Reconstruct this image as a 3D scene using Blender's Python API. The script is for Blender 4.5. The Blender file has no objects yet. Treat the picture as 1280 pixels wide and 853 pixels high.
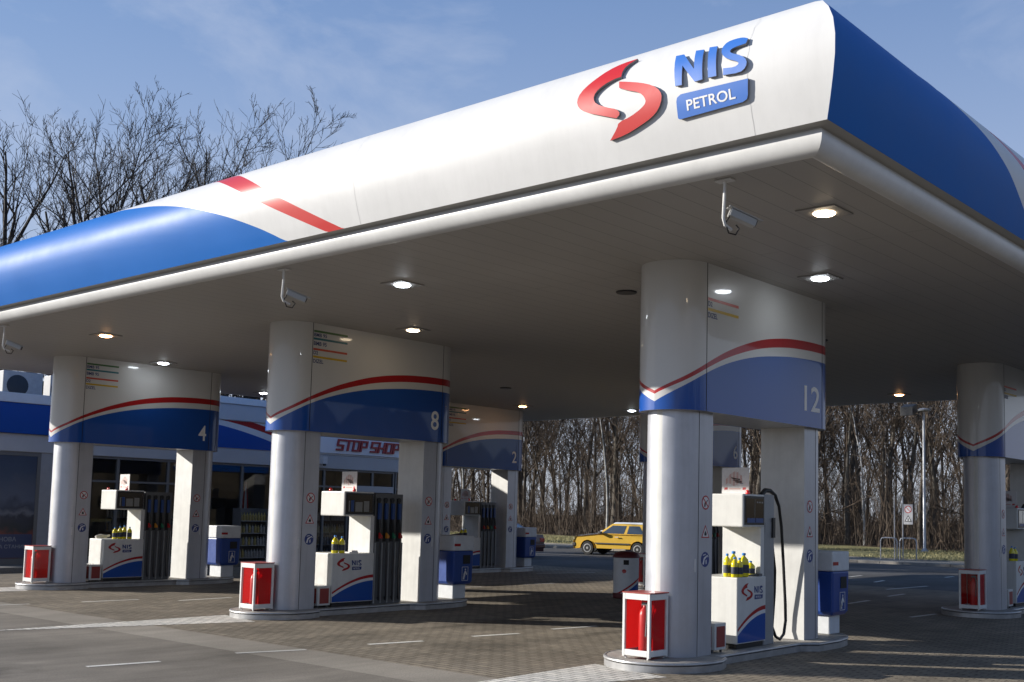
import bpy, bmesh, math, random
from mathutils import Vector, Matrix
import numpy as np
random.seed(7)
R = math.radians
scene = bpy.context.scene
COL = scene.collection

# ------------------------------------------------------------------ camera
cam_d = bpy.data.cameras.new('camera'); cam = bpy.data.objects.new('camera', cam_d); COL.objects.link(cam)
Rv = Vector((0.641568, -0.766771, 0.021261)); Uv = Vector((-0.081636, -0.040694, 0.995831)); Fv = Vector((0.762709, 0.640629, 0.088704))
cam.matrix_world = Matrix(((Rv.x, Uv.x, -Fv.x, -11.477), (Rv.y, Uv.y, -Fv.y, -7.878), (Rv.z, Uv.z, -Fv.z, 1.823), (0, 0, 0, 1)))
cam_d.sensor_width = 36; cam_d.lens = 1382.56 / 1280 * 36
cam_d.shift_x = -70.2 / 1280; cam_d.shift_y = 92.1 / 1280
cam_d.clip_start = .1; cam_d.clip_end = 3000
scene.camera = cam

# ------------------------------------------------------------------ light
SUN_TRAVEL = Vector((1.65, -2.40, -1.0)).normalized()
to_sun = -SUN_TRAVEL
elev = math.asin(to_sun.z); az = math.atan2(to_sun.x, to_sun.y)
sun_d = bpy.data.lights.new('sun', 'SUN'); sun_d.energy = 4.9; sun_d.angle = R(.5); sun_d.color = (1, .945, .86)
sun = bpy.data.objects.new('sun', sun_d); COL.objects.link(sun)
sun.rotation_euler = SUN_TRAVEL.to_track_quat('-Z', 'Y').to_euler(); sun.location = (-30, 40, 30)
w = bpy.data.worlds.new('World'); scene.world = w; w.use_nodes = True
nt = w.node_tree; bg = nt.nodes['Background']
sky = nt.nodes.new('ShaderNodeTexSky'); sky.sky_type = 'NISHITA'; sky.sun_disc = False
sky.sun_elevation = elev; sky.sun_rotation = az; sky.altitude = 200; sky.air_density = 1.0; sky.dust_density = .6; sky.ozone_density = 1.6
tc = nt.nodes.new('ShaderNodeTexCoord')
mp = nt.nodes.new('ShaderNodeMapping'); mp.inputs['Scale'].default_value = (1.5, 1.5, 3.2)
n1 = nt.nodes.new('ShaderNodeTexNoise'); n1.inputs['Scale'].default_value = 2.2; n1.inputs['Detail'].default_value = 7; n1.inputs['Roughness'].default_value = .6; n1.inputs['Distortion'].default_value = .5
cr = nt.nodes.new('ShaderNodeValToRGB'); cr.color_ramp.elements[0].position = .50; cr.color_ramp.elements[1].position = .88
cr.color_ramp.elements[1].color = (.75, .75, .75, 1)
mx = nt.nodes.new('ShaderNodeMix'); mx.data_type = 'RGBA'
mx.inputs['B'].default_value = (5.6, 6.1, 7.3, 1)
hs = nt.nodes.new('ShaderNodeHueSaturation'); hs.inputs['Saturation'].default_value = 2.0; hs.inputs['Value'].default_value = 1.0; nt.links.new(sky.outputs['Color'], hs.inputs['Color'])
sp = nt.nodes.new('ShaderNodeSeparateXYZ'); nt.links.new(tc.outputs['Generated'], sp.inputs[0])
hz = nt.nodes.new('ShaderNodeMapRange'); hz.interpolation_type = 'SMOOTHSTEP'; hz.inputs['From Min'].default_value = 0; hz.inputs['From Max'].default_value = .80; hz.inputs['To Min'].default_value = .97; hz.inputs['To Max'].default_value = .30
nt.links.new(sp.outputs['Z'], hz.inputs['Value'])
m0 = nt.nodes.new('ShaderNodeMix'); m0.data_type = 'RGBA'; m0.inputs['B'].default_value = (2.9, 3.75, 5.9, 1)   # pale veil of thin high cloud towards the horizon
vr = nt.nodes.new('ShaderNodeValToRGB'); ve = vr.color_ramp.elements
ve[0].position = 0; ve[0].color = (.60, .64, .72, 1); ve[1].position = .5; ve[1].color = (.25, .36, .64, 1); e_ = ve.new(.14); e_.color = (.46, .52, .66, 1)
vs_ = nt.nodes.new('ShaderNodeVectorMath'); vs_.operation = 'SCALE'; vs_.inputs['Scale'].default_value = 10
nt.links.new(sp.outputs['Z'], vr.inputs['Fac']); nt.links.new(vr.outputs['Color'], vs_.inputs[0]); nt.links.new(vs_.outputs['Vector'], m0.inputs['B'])
nt.links.new(hz.outputs['Result'], m0.inputs['Factor']); nt.links.new(hs.outputs['Color'], m0.inputs['A'])
nt.links.new(tc.outputs['Generated'], mp.inputs['Vector']); nt.links.new(mp.outputs['Vector'], n1.inputs['Vector'])
nt.links.new(n1.outputs['Fac'], cr.inputs['Fac']); nt.links.new(cr.outputs['Color'], mx.inputs['Factor'])
nt.links.new(m0.outputs['Result'], mx.inputs['A']); nt.links.new(mx.outputs['Result'], bg.inputs['Color'])
bg.inputs['Strength'].default_value = .076

scene.view_settings.view_transform = 'Standard'; scene.view_settings.look = 'None'
scene.view_settings.exposure = .58; scene.view_settings.gamma = 1
scene.view_settings.use_curve_mapping = False
scene.render.engine = 'CYCLES'
scene.cycles.use_denoising = True
scene.cycles.max_bounces = 7; scene.cycles.diffuse_bounces = 4; scene.cycles.glossy_bounces = 4
scene.cycles.transparent_max_bounces = 12; scene.cycles.caustics_reflective = False; scene.cycles.caustics_refractive = False

# ------------------------------------------------------------------ materials
MATS = {}
def mat(name, col, rough=.5, metal=0., coat=0., noise=0., nscale=6., bump=0., bscale=40., emit=0., spec=.5, coat_rough=.06, streak=0.):
    if name in MATS: return MATS[name]
    m = bpy.data.materials.new(name); m.use_nodes = True; t = m.node_tree; b = t.nodes['Principled BSDF']
    c = (*col, 1)
    b.inputs['Base Color'].default_value = c; b.inputs['Roughness'].default_value = rough; b.inputs['Metallic'].default_value = metal
    b.inputs['Coat Weight'].default_value = coat; b.inputs['Coat Roughness'].default_value = coat_rough; b.inputs['Specular IOR Level'].default_value = spec
    if emit: b.inputs['Emission Color'].default_value = c; b.inputs['Emission Strength'].default_value = emit
    if noise or bump:
        co = t.nodes.new('ShaderNodeTexCoord')
    if noise:
        n = t.nodes.new('ShaderNodeTexNoise'); n.inputs['Scale'].default_value = nscale; n.inputs['Detail'].default_value = 6; n.inputs['Roughness'].default_value = .65
        r = t.nodes.new('ShaderNodeMapRange'); r.inputs['From Min'].default_value = .3; r.inputs['From Max'].default_value = .7
        r.inputs['To Min'].default_value = 1 - noise; r.inputs['To Max'].default_value = 1 + noise * .6
        mu = t.nodes.new('ShaderNodeVectorMath'); mu.operation = 'SCALE'; mu.inputs[0].default_value = col
        t.links.new(co.outputs['Object'], n.inputs['Vector']); t.links.new(n.outputs['Fac'], r.inputs['Value']); t.links.new(r.outputs['Result'], mu.inputs['Scale'])
        t.links.new(mu.outputs['Vector'], b.inputs['Base Color'])
        r2 = t.nodes.new('ShaderNodeMapRange'); r2.inputs['To Min'].default_value = rough * .8; r2.inputs['To Max'].default_value = min(1, rough * 1.25)
        t.links.new(n.outputs['Fac'], r2.inputs['Value']); t.links.new(r2.outputs['Result'], b.inputs['Roughness'])
    if streak:
        mps = t.nodes.new('ShaderNodeMapping'); mps.inputs['Scale'].default_value = (7, 7, .35); t.links.new(co.outputs['Object'], mps.inputs['Vector'])
        ns = t.nodes.new('ShaderNodeTexNoise'); ns.inputs['Scale'].default_value = 1; ns.inputs['Detail'].default_value = 5; ns.inputs['Roughness'].default_value = .7; t.links.new(mps.outputs['Vector'], ns.inputs['Vector'])
        rs = t.nodes.new('ShaderNodeMapRange'); rs.inputs['From Min'].default_value = .42; rs.inputs['From Max'].default_value = .72; rs.inputs['To Min'].default_value = 1; rs.inputs['To Max'].default_value = 1 - streak; t.links.new(ns.outputs['Fac'], rs.inputs['Value'])
        m2 = t.nodes.new('ShaderNodeVectorMath'); m2.operation = 'SCALE'; t.links.new(b.inputs['Base Color'].links[0].from_socket, m2.inputs[0]); t.links.new(rs.outputs['Result'], m2.inputs['Scale']); t.links.new(m2.outputs['Vector'], b.inputs['Base Color'])
    if bump:
        n2 = t.nodes.new('ShaderNodeTexNoise'); n2.inputs['Scale'].default_value = bscale; n2.inputs['Detail'].default_value = 4
        bp = t.nodes.new('ShaderNodeBump'); bp.inputs['Strength'].default_value = bump; bp.inputs['Distance'].default_value = .02
        t.links.new(co.outputs['Object'], n2.inputs['Vector']); t.links.new(n2.outputs['Fac'], bp.inputs['Height']); t.links.new(bp.outputs['Normal'], b.inputs['Normal'])
    MATS[name] = m; return m

def glass(name, tint, refl=1.0, body=0.0, bodycol=(.02, .02, .02)):
    m = bpy.data.materials.new(name); m.use_nodes = True; t = m.node_tree; t.nodes.clear()
    o = t.nodes.new('ShaderNodeOutputMaterial'); tr = t.nodes.new('ShaderNodeBsdfTransparent'); tr.inputs['Color'].default_value = (*tint, 1)
    gl = t.nodes.new('ShaderNodeBsdfGlossy'); gl.inputs['Roughness'].default_value = .015
    lw = t.nodes.new('ShaderNodeLayerWeight'); lw.inputs['Blend'].default_value = .5   # facing term, Schlick reflectance
    pw = t.nodes.new('ShaderNodeMath'); pw.operation = 'POWER'; pw.inputs[1].default_value = 5; t.links.new(lw.outputs['Facing'], pw.inputs[0])
    fr = t.nodes.new('ShaderNodeMath'); fr.operation = 'MULTIPLY_ADD'; fr.inputs[1].default_value = .95; fr.inputs[2].default_value = .045; t.links.new(pw.outputs[0], fr.inputs[0])
    ml = t.nodes.new('ShaderNodeMath'); ml.operation = 'MULTIPLY'; ml.inputs[1].default_value = refl; ml.use_clamp = True
    a = t.nodes.new('ShaderNodeMixShader'); t.links.new(fr.outputs[0], ml.inputs[0]); t.links.new(ml.outputs[0], a.inputs[0])
    if body:
        d = t.nodes.new('ShaderNodeBsdfDiffuse'); d.inputs['Color'].default_value = (*bodycol, 1)
        b2 = t.nodes.new('ShaderNodeMixShader'); b2.inputs[0].default_value = body
        t.links.new(tr.outputs[0], b2.inputs[1]); t.links.new(d.outputs[0], b2.inputs[2]); t.links.new(b2.outputs[0], a.inputs[1])
    else:
        t.links.new(tr.outputs[0], a.inputs[1])
    t.links.new(gl.outputs[0], a.inputs[2]); t.links.new(a.outputs[0], o.inputs['Surface'])
    MATS[name] = m; return m

M_white = mat('white_panel', (.65, .65, .645), .45, coat=.1, coat_rough=.3, spec=.25, noise=.05, nscale=.9, streak=.05)
M_blue = mat('blue_panel', (.006, .125, .45), .5, coat=.05, coat_rough=.36, spec=.1, noise=.05, nscale=.9)
M_red = mat('red_panel', (.52, .008, .007), .5, coat=.6, coat_rough=.27, spec=.25)
M_hwhite = mat('header_white', (.60, .60, .59), .3, coat=.5, coat_rough=.03, spec=.35, noise=.03, nscale=1.2)
M_hblue = mat('header_blue', (.008, .070, .33), .3, coat=.45, coat_rough=.03, spec=.3)
M_hred = mat('header_red', (.36, .010, .012), .3, coat=.45, coat_rough=.03, spec=.3)
M_silver = mat('silver_paint', (.49, .505, .55), .40, metal=.5, coat=.25, coat_rough=.2, noise=.09, nscale=2.5, streak=.14)
M_trim = mat('trim_white', (.64, .64, .63), .35, noise=.08, nscale=1.5, streak=.06)
M_gap = mat('dark_gap', (.02, .02, .02), .8)
M_dark = mat('dark_plastic', (.018, .018, .02), .35, noise=.2)
M_black = mat('black_rubber', (.012, .012, .013), .45)
M_grey = mat('grey_metal', (.30, .31, .32), .45, metal=.3, noise=.1)
M_dgrey = mat('slate_metal', (.12, .125, .13), .5, metal=.2, noise=.1)
M_steel = mat('steel', (.55, .55, .55), .35, metal=.9, noise=.12, nscale=8)
M_edge = mat('plinth_steel', (.42, .42, .42), .4, metal=.55, noise=.25, nscale=5)
M_conc = mat('plinth_concrete', (.34, .32, .29), .85, noise=.25, nscale=7, bump=.4)
M_pumpwhite = mat('pump_white', (.63, .63, .61), .4, noise=.08, nscale=4, streak=.10)
M_binblue = mat('bin_blue', (.014, .055, .26), .4, noise=.1)
M_binwhite = mat('bin_white', (.62, .64, .66), .45, noise=.1)
M_fire = mat('fire_red', (.55, .012, .012), .35, noise=.08)
M_fireback = mat('fire_back', (.78, .010, .018), .5)
_t = M_fireback.node_tree; _tl = _t.nodes.new('ShaderNodeBsdfTranslucent'); _tl.inputs['Color'].default_value = (.85, .010, .016, 1); _mx = _t.nodes.new('ShaderNodeMixShader'); _mx.inputs[0].default_value = .55
_t.links.new(_t.nodes['Principled BSDF'].outputs[0], _mx.inputs[1]); _t.links.new(_tl.outputs[0], _mx.inputs[2]); _t.links.new(_mx.outputs[0], _t.nodes['Material Output'].inputs['Surface'])
M_yellow = mat('wash_fluid', (.72, .62, .012), .22, coat=.4)
M_cap = mat('cap_blue', (.06, .26, .70), .4)
M_label = mat('bottle_label', (.04, .05, .08), .5, noise=.6, nscale=40)
M_sred = mat('sticker_red', (.42, .02, .02), .5)
M_swhite = mat('sticker_white', (.66, .66, .66), .5)
M_sblack = mat('sticker_black', (.02, .02, .02), .5)
M_sblue = mat('sticker_blue', (.03, .05, .20), .5)
M_txt = mat('text_blue', (.018, .04, .17), .5)
M_lgreen = mat('line_green', (.06, .16, .05), .4); M_lteal = mat('line_teal', (.02, .16, .20), .4)
M_lred = mat('line_red', (.50, .06, .03), .4); M_lyel = mat('line_yellow', (.55, .36, .01), .4)
M_num = mat('number_white', (.82, .83, .85), .5)
M_paper = mat('notice_paper', (.66, .64, .63), .7, noise=.1, nscale=20)
M_lamp_red = mat('lamp_red', (.7, .02, .02), .2, coat=.5)
M_glass = glass('cabinet_glass', (.92, .91, .91), .7)
M_shop = glass('shop_glass', (.62, .64, .66), 1.5)
M_disp = glass('display_glass', (.14, .15, .16), 1.2, .5, (.02, .02, .02))
M_nozblue = mat('nozzle_blue', (.022, .06, .20), .4)

# ------------------------------------------------------------------ helpers
class MB:
    def __init__(s): s.v = []; s.f = []; s.m = []; s.cur = 0
    def add(s, vs, fs, mi=None):
        o = len(s.v); s.v += [tuple(v) for v in vs]; mi = s.cur if mi is None else mi
        for f in fs: s.f.append(tuple(o + i for i in f)); s.m.append(mi)
        return s
    def box(s, x0, x1, y0, y1, z0, z1, mi=None):
        vs = [(x0, y0, z0), (x1, y0, z0), (x1, y1, z0), (x0, y1, z0), (x0, y0, z1), (x1, y0, z1), (x1, y1, z1), (x0, y1, z1)]
        return s.add(vs, [(0, 3, 2, 1), (4, 5, 6, 7), (0, 1, 5, 4), (1, 2, 6, 5), (2, 3, 7, 6), (3, 0, 4, 7)], mi)
    def tube(s, pts, rad, n=8, mi=None, cap=True):
        pts = [Vector(p) for p in pts]; k = len(pts)
        rads = rad if isinstance(rad, (list, tuple)) else [rad] * k
        vs = []; up = None
        for i, p in enumerate(pts):
            d = (pts[min(i + 1, k - 1)] - pts[max(i - 1, 0)]).normalized()
            if up is None:
                up = Vector((0, 0, 1)) if abs(d.z) < .9 else Vector((1, 0, 0))
            a = d.cross(up).normalized(); b = a.cross(d).normalized(); up = b
            for j in range(n):
                t = 2 * math.pi * j / n
                vs.append(p + (a * math.cos(t) + b * math.sin(t)) * rads[i])
        fs = [(i * n + j, i * n + (j + 1) % n, (i + 1) * n + (j + 1) % n, (i + 1) * n + j) for i in range(k - 1) for j in range(n)]
        if cap: fs += [tuple(range(n))[::-1], tuple((k - 1) * n + j for j in range(n))]
        return s.add(vs, fs, mi)
    def lathe(s, prof, c=(0, 0, 0), n=20, mi=None):
        vs = []; k = len(prof)
        for r_, z in prof:
            for j in range(n):
                t = 2 * math.pi * j / n; vs.append((c[0] + r_ * math.cos(t), c[1] + r_ * math.sin(t), c[2] + z))
        fs = [(i * n + j, i * n + (j + 1) % n, (i + 1) * n + (j + 1) % n, (i + 1) * n + j) for i in range(k - 1) for j in range(n)]
        fs += [tuple(range(n))[::-1], tuple((k - 1) * n + j for j in range(n))]
        return s.add(vs, fs, mi)
    def prism(s, poly, z0, z1, mi=None, top=None):
        n = len(poly); vs = [(x, y, z0) for x, y in poly] + [(x, y, z1) for x, y in poly]
        s.add(vs, [(i, (i + 1) % n, n + (i + 1) % n, n + i) for i in range(n)] + [tuple(range(n))[::-1]], mi)
        return s.add(vs[n:], [tuple(range(n))], top if top is not None else mi)
    def poly(s, pts, mi=None): return s.add(pts, [tuple(range(len(pts)))], mi)
    def build(s, name, mats, parent=None, smooth=0, bevel=0, loc=None, segs=2):
        me = bpy.data.meshes.new(name); me.from_pydata(s.v, [], s.f)
        mats = mats if isinstance(mats, (list, tuple)) else [mats]
        for m in mats: me.materials.append(m)
        if len(mats) > 1: me.polygons.foreach_set('material_index', s.m)
        if smooth:
            me.polygons.foreach_set('use_smooth', [True] * len(me.polygons)); me.update(); me.set_sharp_from_angle(angle=R(smooth))
        o = bpy.data.objects.new(name, me); COL.objects.link(o)
        if parent: o.parent = parent
        if loc: o.location = loc
        if bevel:
            md = o.modifiers.new('bevel', 'BEVEL'); md.width = bevel; md.segments = segs; md.limit_method = 'ANGLE'; md.angle_limit = R(40)
        return o

def thing(name, label, cat, loc=(0, 0, 0), rz=0, group=None):
    o = bpy.data.objects.new(name, None); COL.objects.link(o); o.location = loc; o.rotation_euler = (0, 0, rz); o.empty_display_size = .1
    return tag(o, label, cat, group)
def tag(o, label, cat, group=None):
    o['label'] = label; o['category'] = cat
    if group: o['group'] = group
    return o
def kind(o, k): o['kind'] = k; return o
def dup(root, loc, rz, sc=1, label=None):
    r = root.copy(); COL.objects.link(r); r.location = loc; r.rotation_euler = (0, 0, rz); r.scale = (sc,) * 3 if not isinstance(sc, tuple) else sc
    if label: r['label'] = label
    for ch in list(root.children):
        c = ch.copy(); COL.objects.link(c); c.parent = r
        for g in ch.children:
            d = g.copy(); COL.objects.link(d); d.parent = c
    return r

_T = {}
def text2d(body, offset=0.0):
    key = (body, offset)
    if key in _T: return _T[key]
    cu = bpy.data.curves.new('text', 'FONT'); cu.body = body; cu.size = 1; cu.offset = offset; cu.resolution_u = 4; cu.fill_mode = 'FRONT'
    ob = bpy.data.objects.new('text', cu); COL.objects.link(ob)
    dg = bpy.context.evaluated_depsgraph_get(); me = bpy.data.meshes.new_from_object(ob.evaluated_get(dg))
    vs = [(v.co.x, v.co.y) for v in me.vertices]; fs = [tuple(p.vertices) for p in me.polygons]
    COL.objects.unlink(ob); bpy.data.objects.remove(ob); bpy.data.curves.remove(cu); bpy.data.meshes.remove(me)
    x0 = min(v[0] for v in vs); x1 = max(v[0] for v in vs); y0 = min(v[1] for v in vs); y1 = max(v[1] for v in vs)
    vs = [((x - x0) / (x1 - x0), (y - y0) / (y1 - y0)) for x, y in vs]
    _T[key] = (vs, fs); return _T[key]
def put_text(mb, body, fn, x0, x1, y0, y1, mi=0, offset=.0, shear=0.):
    vs, fs = text2d(body, offset)
    mb.add([fn(x0 + (x1 - x0) * u + shear * v, y0 + (y1 - y0) * v) for u, v in vs], fs, mi)

def interp(tab, x):
    if x <= tab[0][0]: return tab[0][1]
    for i in range(len(tab) - 1):
        if x <= tab[i + 1][0]:
            (x0, y0), (x1, y1) = tab[i], tab[i + 1]
            m0 = (y1 - tab[max(i - 1, 0)][1]) / max(1e-6, x1 - tab[max(i - 1, 0)][0]) if i else (y1 - y0) / (x1 - x0)
            m1 = (tab[min(i + 2, len(tab) - 1)][1] - y0) / max(1e-6, tab[min(i + 2, len(tab) - 1)][0] - x0)
            h = x1 - x0; t = (x - x0) / h
            return (2 * t**3 - 3 * t**2 + 1) * y0 + (t**3 - 2 * t**2 + t) * h * m0 + (-2 * t**3 + 3 * t**2) * y1 + (t**3 - t**2) * h * m1
    return tab[-1][1]

def banded(mb, cols, fn, bands, nsub=1):
    """cols: parameters along; bands(c) -> [t0,t1,...tK]; band i between t_i and t_i+1 has material index mi[i]"""
    lv = []
    for c in cols:
        ts, mis = bands(c); row = []
        for i in range(len(ts) - 1):
            for j in range(nsub): row.append(ts[i] + (ts[i + 1] - ts[i]) * j / nsub)
        row.append(ts[-1]); lv.append(row)
    k = len(lv[0]); o = len(mb.v)
    for c, row in zip(cols, lv):
        for t in row: mb.v.append(tuple(fn(c, t)))
    for i in range(len(cols) - 1):
        for j in range(k - 1):
            if abs(lv[i][j + 1] - lv[i][j]) < 1e-6 and abs(lv[i + 1][j + 1] - lv[i + 1][j]) < 1e-6: continue
            f = (o + i * k + j, o + (i + 1) * k + j, o + (i + 1) * k + j + 1, o + i * k + j + 1)
            if abs(lv[i][j + 1] - lv[i][j]) < 1e-6: f = f[:3]
            elif abs(lv[i + 1][j + 1] - lv[i + 1][j]) < 1e-6: f = (f[0], f[1], f[3])
            mb.f.append(f); mb.m.append(mis[j // nsub])
def circ(cx, cy, r_, n=20, a0=0, a1=360): return [(cx + r_ * math.cos(R(a0 + (a1 - a0) * i / n)), cy + r_ * math.sin(R(a0 + (a1 - a0) * i / n))) for i in range(n + (0 if a1 - a0 == 360 else 1))]

# ------------------------------------------------------------------ ground
def ground_mat(name, base, bricks=False, var=.35, stain_shadow=None, rough=.85, white=False, shade2=.8):
    m = bpy.data.materials.new(name); m.use_nodes = True; t = m.node_tree; b = t.nodes['Principled BSDF']; L = t.links.new
    b.inputs['Roughness'].default_value = rough; b.inputs['Specular IOR Level'].default_value = .18
    co = t.nodes.new('ShaderNodeTexCoord')
    def noise(sc, det, rgh, scale3=(1, 1, 1)):
        mp = t.nodes.new('ShaderNodeMapping'); mp.inputs['Scale'].default_value = scale3; L(co.outputs['Object'], mp.inputs['Vector'])
        n = t.nodes.new('ShaderNodeTexNoise'); n.inputs['Scale'].default_value = sc; n.inputs['Detail'].default_value = det; n.inputs['Roughness'].default_value = rgh
        L(mp.outputs['Vector'], n.inputs['Vector']); return n
    def rng(src, a, b_, lo=.3, hi=.7):
        r = t.nodes.new('ShaderNodeMapRange'); r.inputs['From Min'].default_value = lo; r.inputs['From Max'].default_value = hi
        r.inputs['To Min'].default_value = a; r.inputs['To Max'].default_value = b_; L(src, r.inputs['Value']); return r.outputs['Result']
    def mul(a, b_):
        q = t.nodes.new('ShaderNodeMath'); q.operation = 'MULTIPLY'; L(a, q.inputs[0]); L(b_, q.inputs[1]); return q.outputs[0]
    f = mul(rng(noise(.35, 5, .6).outputs['Fac'], 1 - var, 1 + var * .5), rng(noise(1.1, 8, .7, (.35, 1.6, 1)).outputs['Fac'], 1 - var * .7, 1 + var * .4))
    f = mul(f, rng(noise(45, 3, .6).outputs['Fac'], .82, 1.14))
    if bricks:
        br = t.nodes.new('ShaderNodeTexBrick'); br.inputs['Scale'].default_value = 1; br.inputs['Brick Width'].default_value = .215; br.inputs['Row Height'].default_value = .115
        br.inputs['Mortar Size'].default_value = .011; br.inputs['Mortar Smooth'].default_value = .35; br.offset = .5
        br.inputs['Color1'].default_value = (1.08, 1.06, 1.03, 1); br.inputs['Color2'].default_value = (shade2, shade2, shade2, 1); br.inputs['Mortar'].default_value = (.42, .41, .40, 1)
        br.inputs['Bias'].default_value = -.1
        mpb = t.nodes.new('ShaderNodeMapping'); mpb.inputs['Rotation'].default_value = (0, 0, R(90)); L(co.outputs['Object'], mpb.inputs['Vector']); L(mpb.outputs['Vector'], br.inputs['Vector'])
        vm = t.nodes.new('ShaderNodeVectorMath'); vm.operation = 'MULTIPLY'; vm.inputs[1].default_value = base; L(br.outputs['Color'], vm.inputs[0])
        src = vm.outputs['Vector']
        bp = t.nodes.new('ShaderNodeBump'); bp.inputs['Strength'].default_value = .8; bp.inputs['Distance'].default_value = .012; bp.invert = True
        L(br.outputs['Fac'], bp.inputs['Height'])
        bp2 = t.nodes.new('ShaderNodeBump'); bp2.inputs['Strength'].default_value = .5; bp2.inputs['Distance'].default_value = .01
        L(noise(60, 3, .6).outputs['Fac'], bp2.inputs['Height']); L(bp.outputs['Normal'], bp2.inputs['Normal']); L(bp2.outputs['Normal'], b.inputs['Normal'])
    else:
        bp = t.nodes.new('ShaderNodeBump'); bp.inputs['Strength'].default_value = .55; bp.inputs['Distance'].default_value = .012
        L(noise(70, 4, .7).outputs['Fac'], bp.inputs['Height']); L(bp.outputs['Normal'], b.inputs['Normal'])
        src = None
    if stain_shadow:
        for (sx, sy, rx, ry, depth) in stain_shadow:
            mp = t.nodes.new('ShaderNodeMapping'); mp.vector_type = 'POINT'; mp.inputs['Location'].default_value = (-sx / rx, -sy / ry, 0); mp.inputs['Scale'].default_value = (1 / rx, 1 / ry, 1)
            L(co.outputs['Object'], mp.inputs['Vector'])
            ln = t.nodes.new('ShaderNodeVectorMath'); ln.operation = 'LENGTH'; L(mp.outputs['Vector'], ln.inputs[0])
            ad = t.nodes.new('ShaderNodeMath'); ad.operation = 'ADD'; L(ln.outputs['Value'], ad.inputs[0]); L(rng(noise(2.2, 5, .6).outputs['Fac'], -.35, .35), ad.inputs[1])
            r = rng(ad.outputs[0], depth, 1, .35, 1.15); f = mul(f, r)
    sc = t.nodes.new('ShaderNodeVectorMath'); sc.operation = 'SCALE'; L(f, sc.inputs['Scale'])
    if src: L(src, sc.inputs[0])
    else: sc.inputs[0].default_value = base
    L(sc.outputs['Vector'], b.inputs['Base Color'])
    return m
def sheet(name, x0, x1, y0, y1, z, m):
    mb = MB(); mb.poly([(x0, y0, z), (x1, y0, z), (x1, y1, z), (x0, y1, z)]); return kind(mb.build(name, m), 'structure')
G_asph = ground_mat('apron_asphalt', (.226, .202, .170), var=.40, stain_shadow=[(-6.3, 5.0, .55, .9, .45), (-5.2, 7.3, .22, .16, .5), (-9, 9, 1.2, .6, .8)])  # first ellipse is a soft shadow blob painted into the asphalt colour
G_block = ground_mat('paving_blocks', (.278, .242, .192), bricks=True, var=.38, shade2=.80, stain_shadow=[(5, 2.7, 7, .22, .70), (5, 4.9, 7, .20, .74), (4, 10.6, 6, .2, .72), (4, 13.0, 7, .22, .74), (1, -4.6, 5, .25, .72), (2.0, 4.6, 1.6, .8, .72), (-.4, 2.7, .9, .5, .78), (4.5, 12.5, 2.5, 1.2, .75), (7, 4, 2.5, 1.2, .7), (.3, 9.9, 1.2, .6, .75)])
G_gutter = ground_mat('gutter_concrete', (.31, .28, .237), var=.3)
G_road = ground_mat('road_asphalt', (.10, .098, .097), var=.3)
G_soil = ground_mat('soil', (.085, .066, .046), var=.5)
G_leaf = ground_mat('leaf_litter', (.13, .095, .062), var=.6)
G_grass = ground_mat('dry_grass', (.30, .27, .125), var=.45)
G_kerb = ground_mat('kerb_concrete', (.30, .28, .25), var=.3)
G_mark = ground_mat('worn_paint', (.72, .70, .65), var=.35)
G_wblock = ground_mat('white_blocks', (.74, .72, .67), bricks=True, var=.22, shade2=.8)
G_walk = ground_mat('walkway', (.22, .21, .19), var=.3)

sheet('ground', -900, 900, -900, 900, -.03, G_soil)
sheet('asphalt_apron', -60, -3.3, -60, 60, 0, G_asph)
sheet('gutter_strip', -3.3, -2.5, -60, 60, 0, G_gutter)
sheet('paved_forecourt', -2.5, 17.5, -14, 21.3, 0, G_block)
sheet('forecourt_margin', -2.5, 17.5, -60, -14, 0, G_road)
sheet('road', 17.5, 32.6, -60, 70, 0, G_road)
k = MB(); rk = random.Random(3)
y = -60
while y < 70: k.box(32.6, 32.78, y, y + .985, -.02, .12 + rk.uniform(-.004, .004)); y += 1
kind(k.build('kerb', G_kerb, bevel=.012), 'structure')
sheet('footpath', 32.78, 35.9, -60, 70, .10, G_walk)
k = MB(); k.box(35.9, 35.98, -60, 70, 0, .135); kind(k.build('path_edging', G_kerb), 'structure')
# gently mounded verge and woodland floor
def terrain(name, x0, x1, y0, y1, nx, ny, fz, m):
    mb = MB(); vs = [(x0 + (x1 - x0) * i / nx, y0 + (y1 - y0) * j / ny, fz(x0 + (x1 - x0) * i / nx, y0 + (y1 - y0) * j / ny)) for i in range(nx + 1) for j in range(ny + 1)]
    mb.add(vs, [(i * (ny + 1) + j, (i + 1) * (ny + 1) + j, (i + 1) * (ny + 1) + j + 1, i * (ny + 1) + j + 1) for i in range(nx) for j in range(ny)])
    return kind(mb.build(name, m, smooth=60), 'structure')
wob = lambda x, y: .05 * math.sin(x * .7 + y * .31) + .05 * math.sin(y * .53 - x * .2)
terrain('grass_verge', 35.98, 47, -60, 70, 22, 130, lambda x, y: .11 + (x - 35.98) * .012 + (wob(x, y) if x > 36.5 else 0), G_grass)
terrain('woodland_floor', 46.9, 140, -80, 150, 40, 90, lambda x, y: .25 + (x - 46.9) * .012 + 2 * wob(x, y) * (x > 48), G_leaf)
k = MB(); k.box(.4, 17.5, 21.3, 22.3, -.01, .14); kind(k.build('shop_walkway', G_walk, bevel=.02), 'structure')

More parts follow.
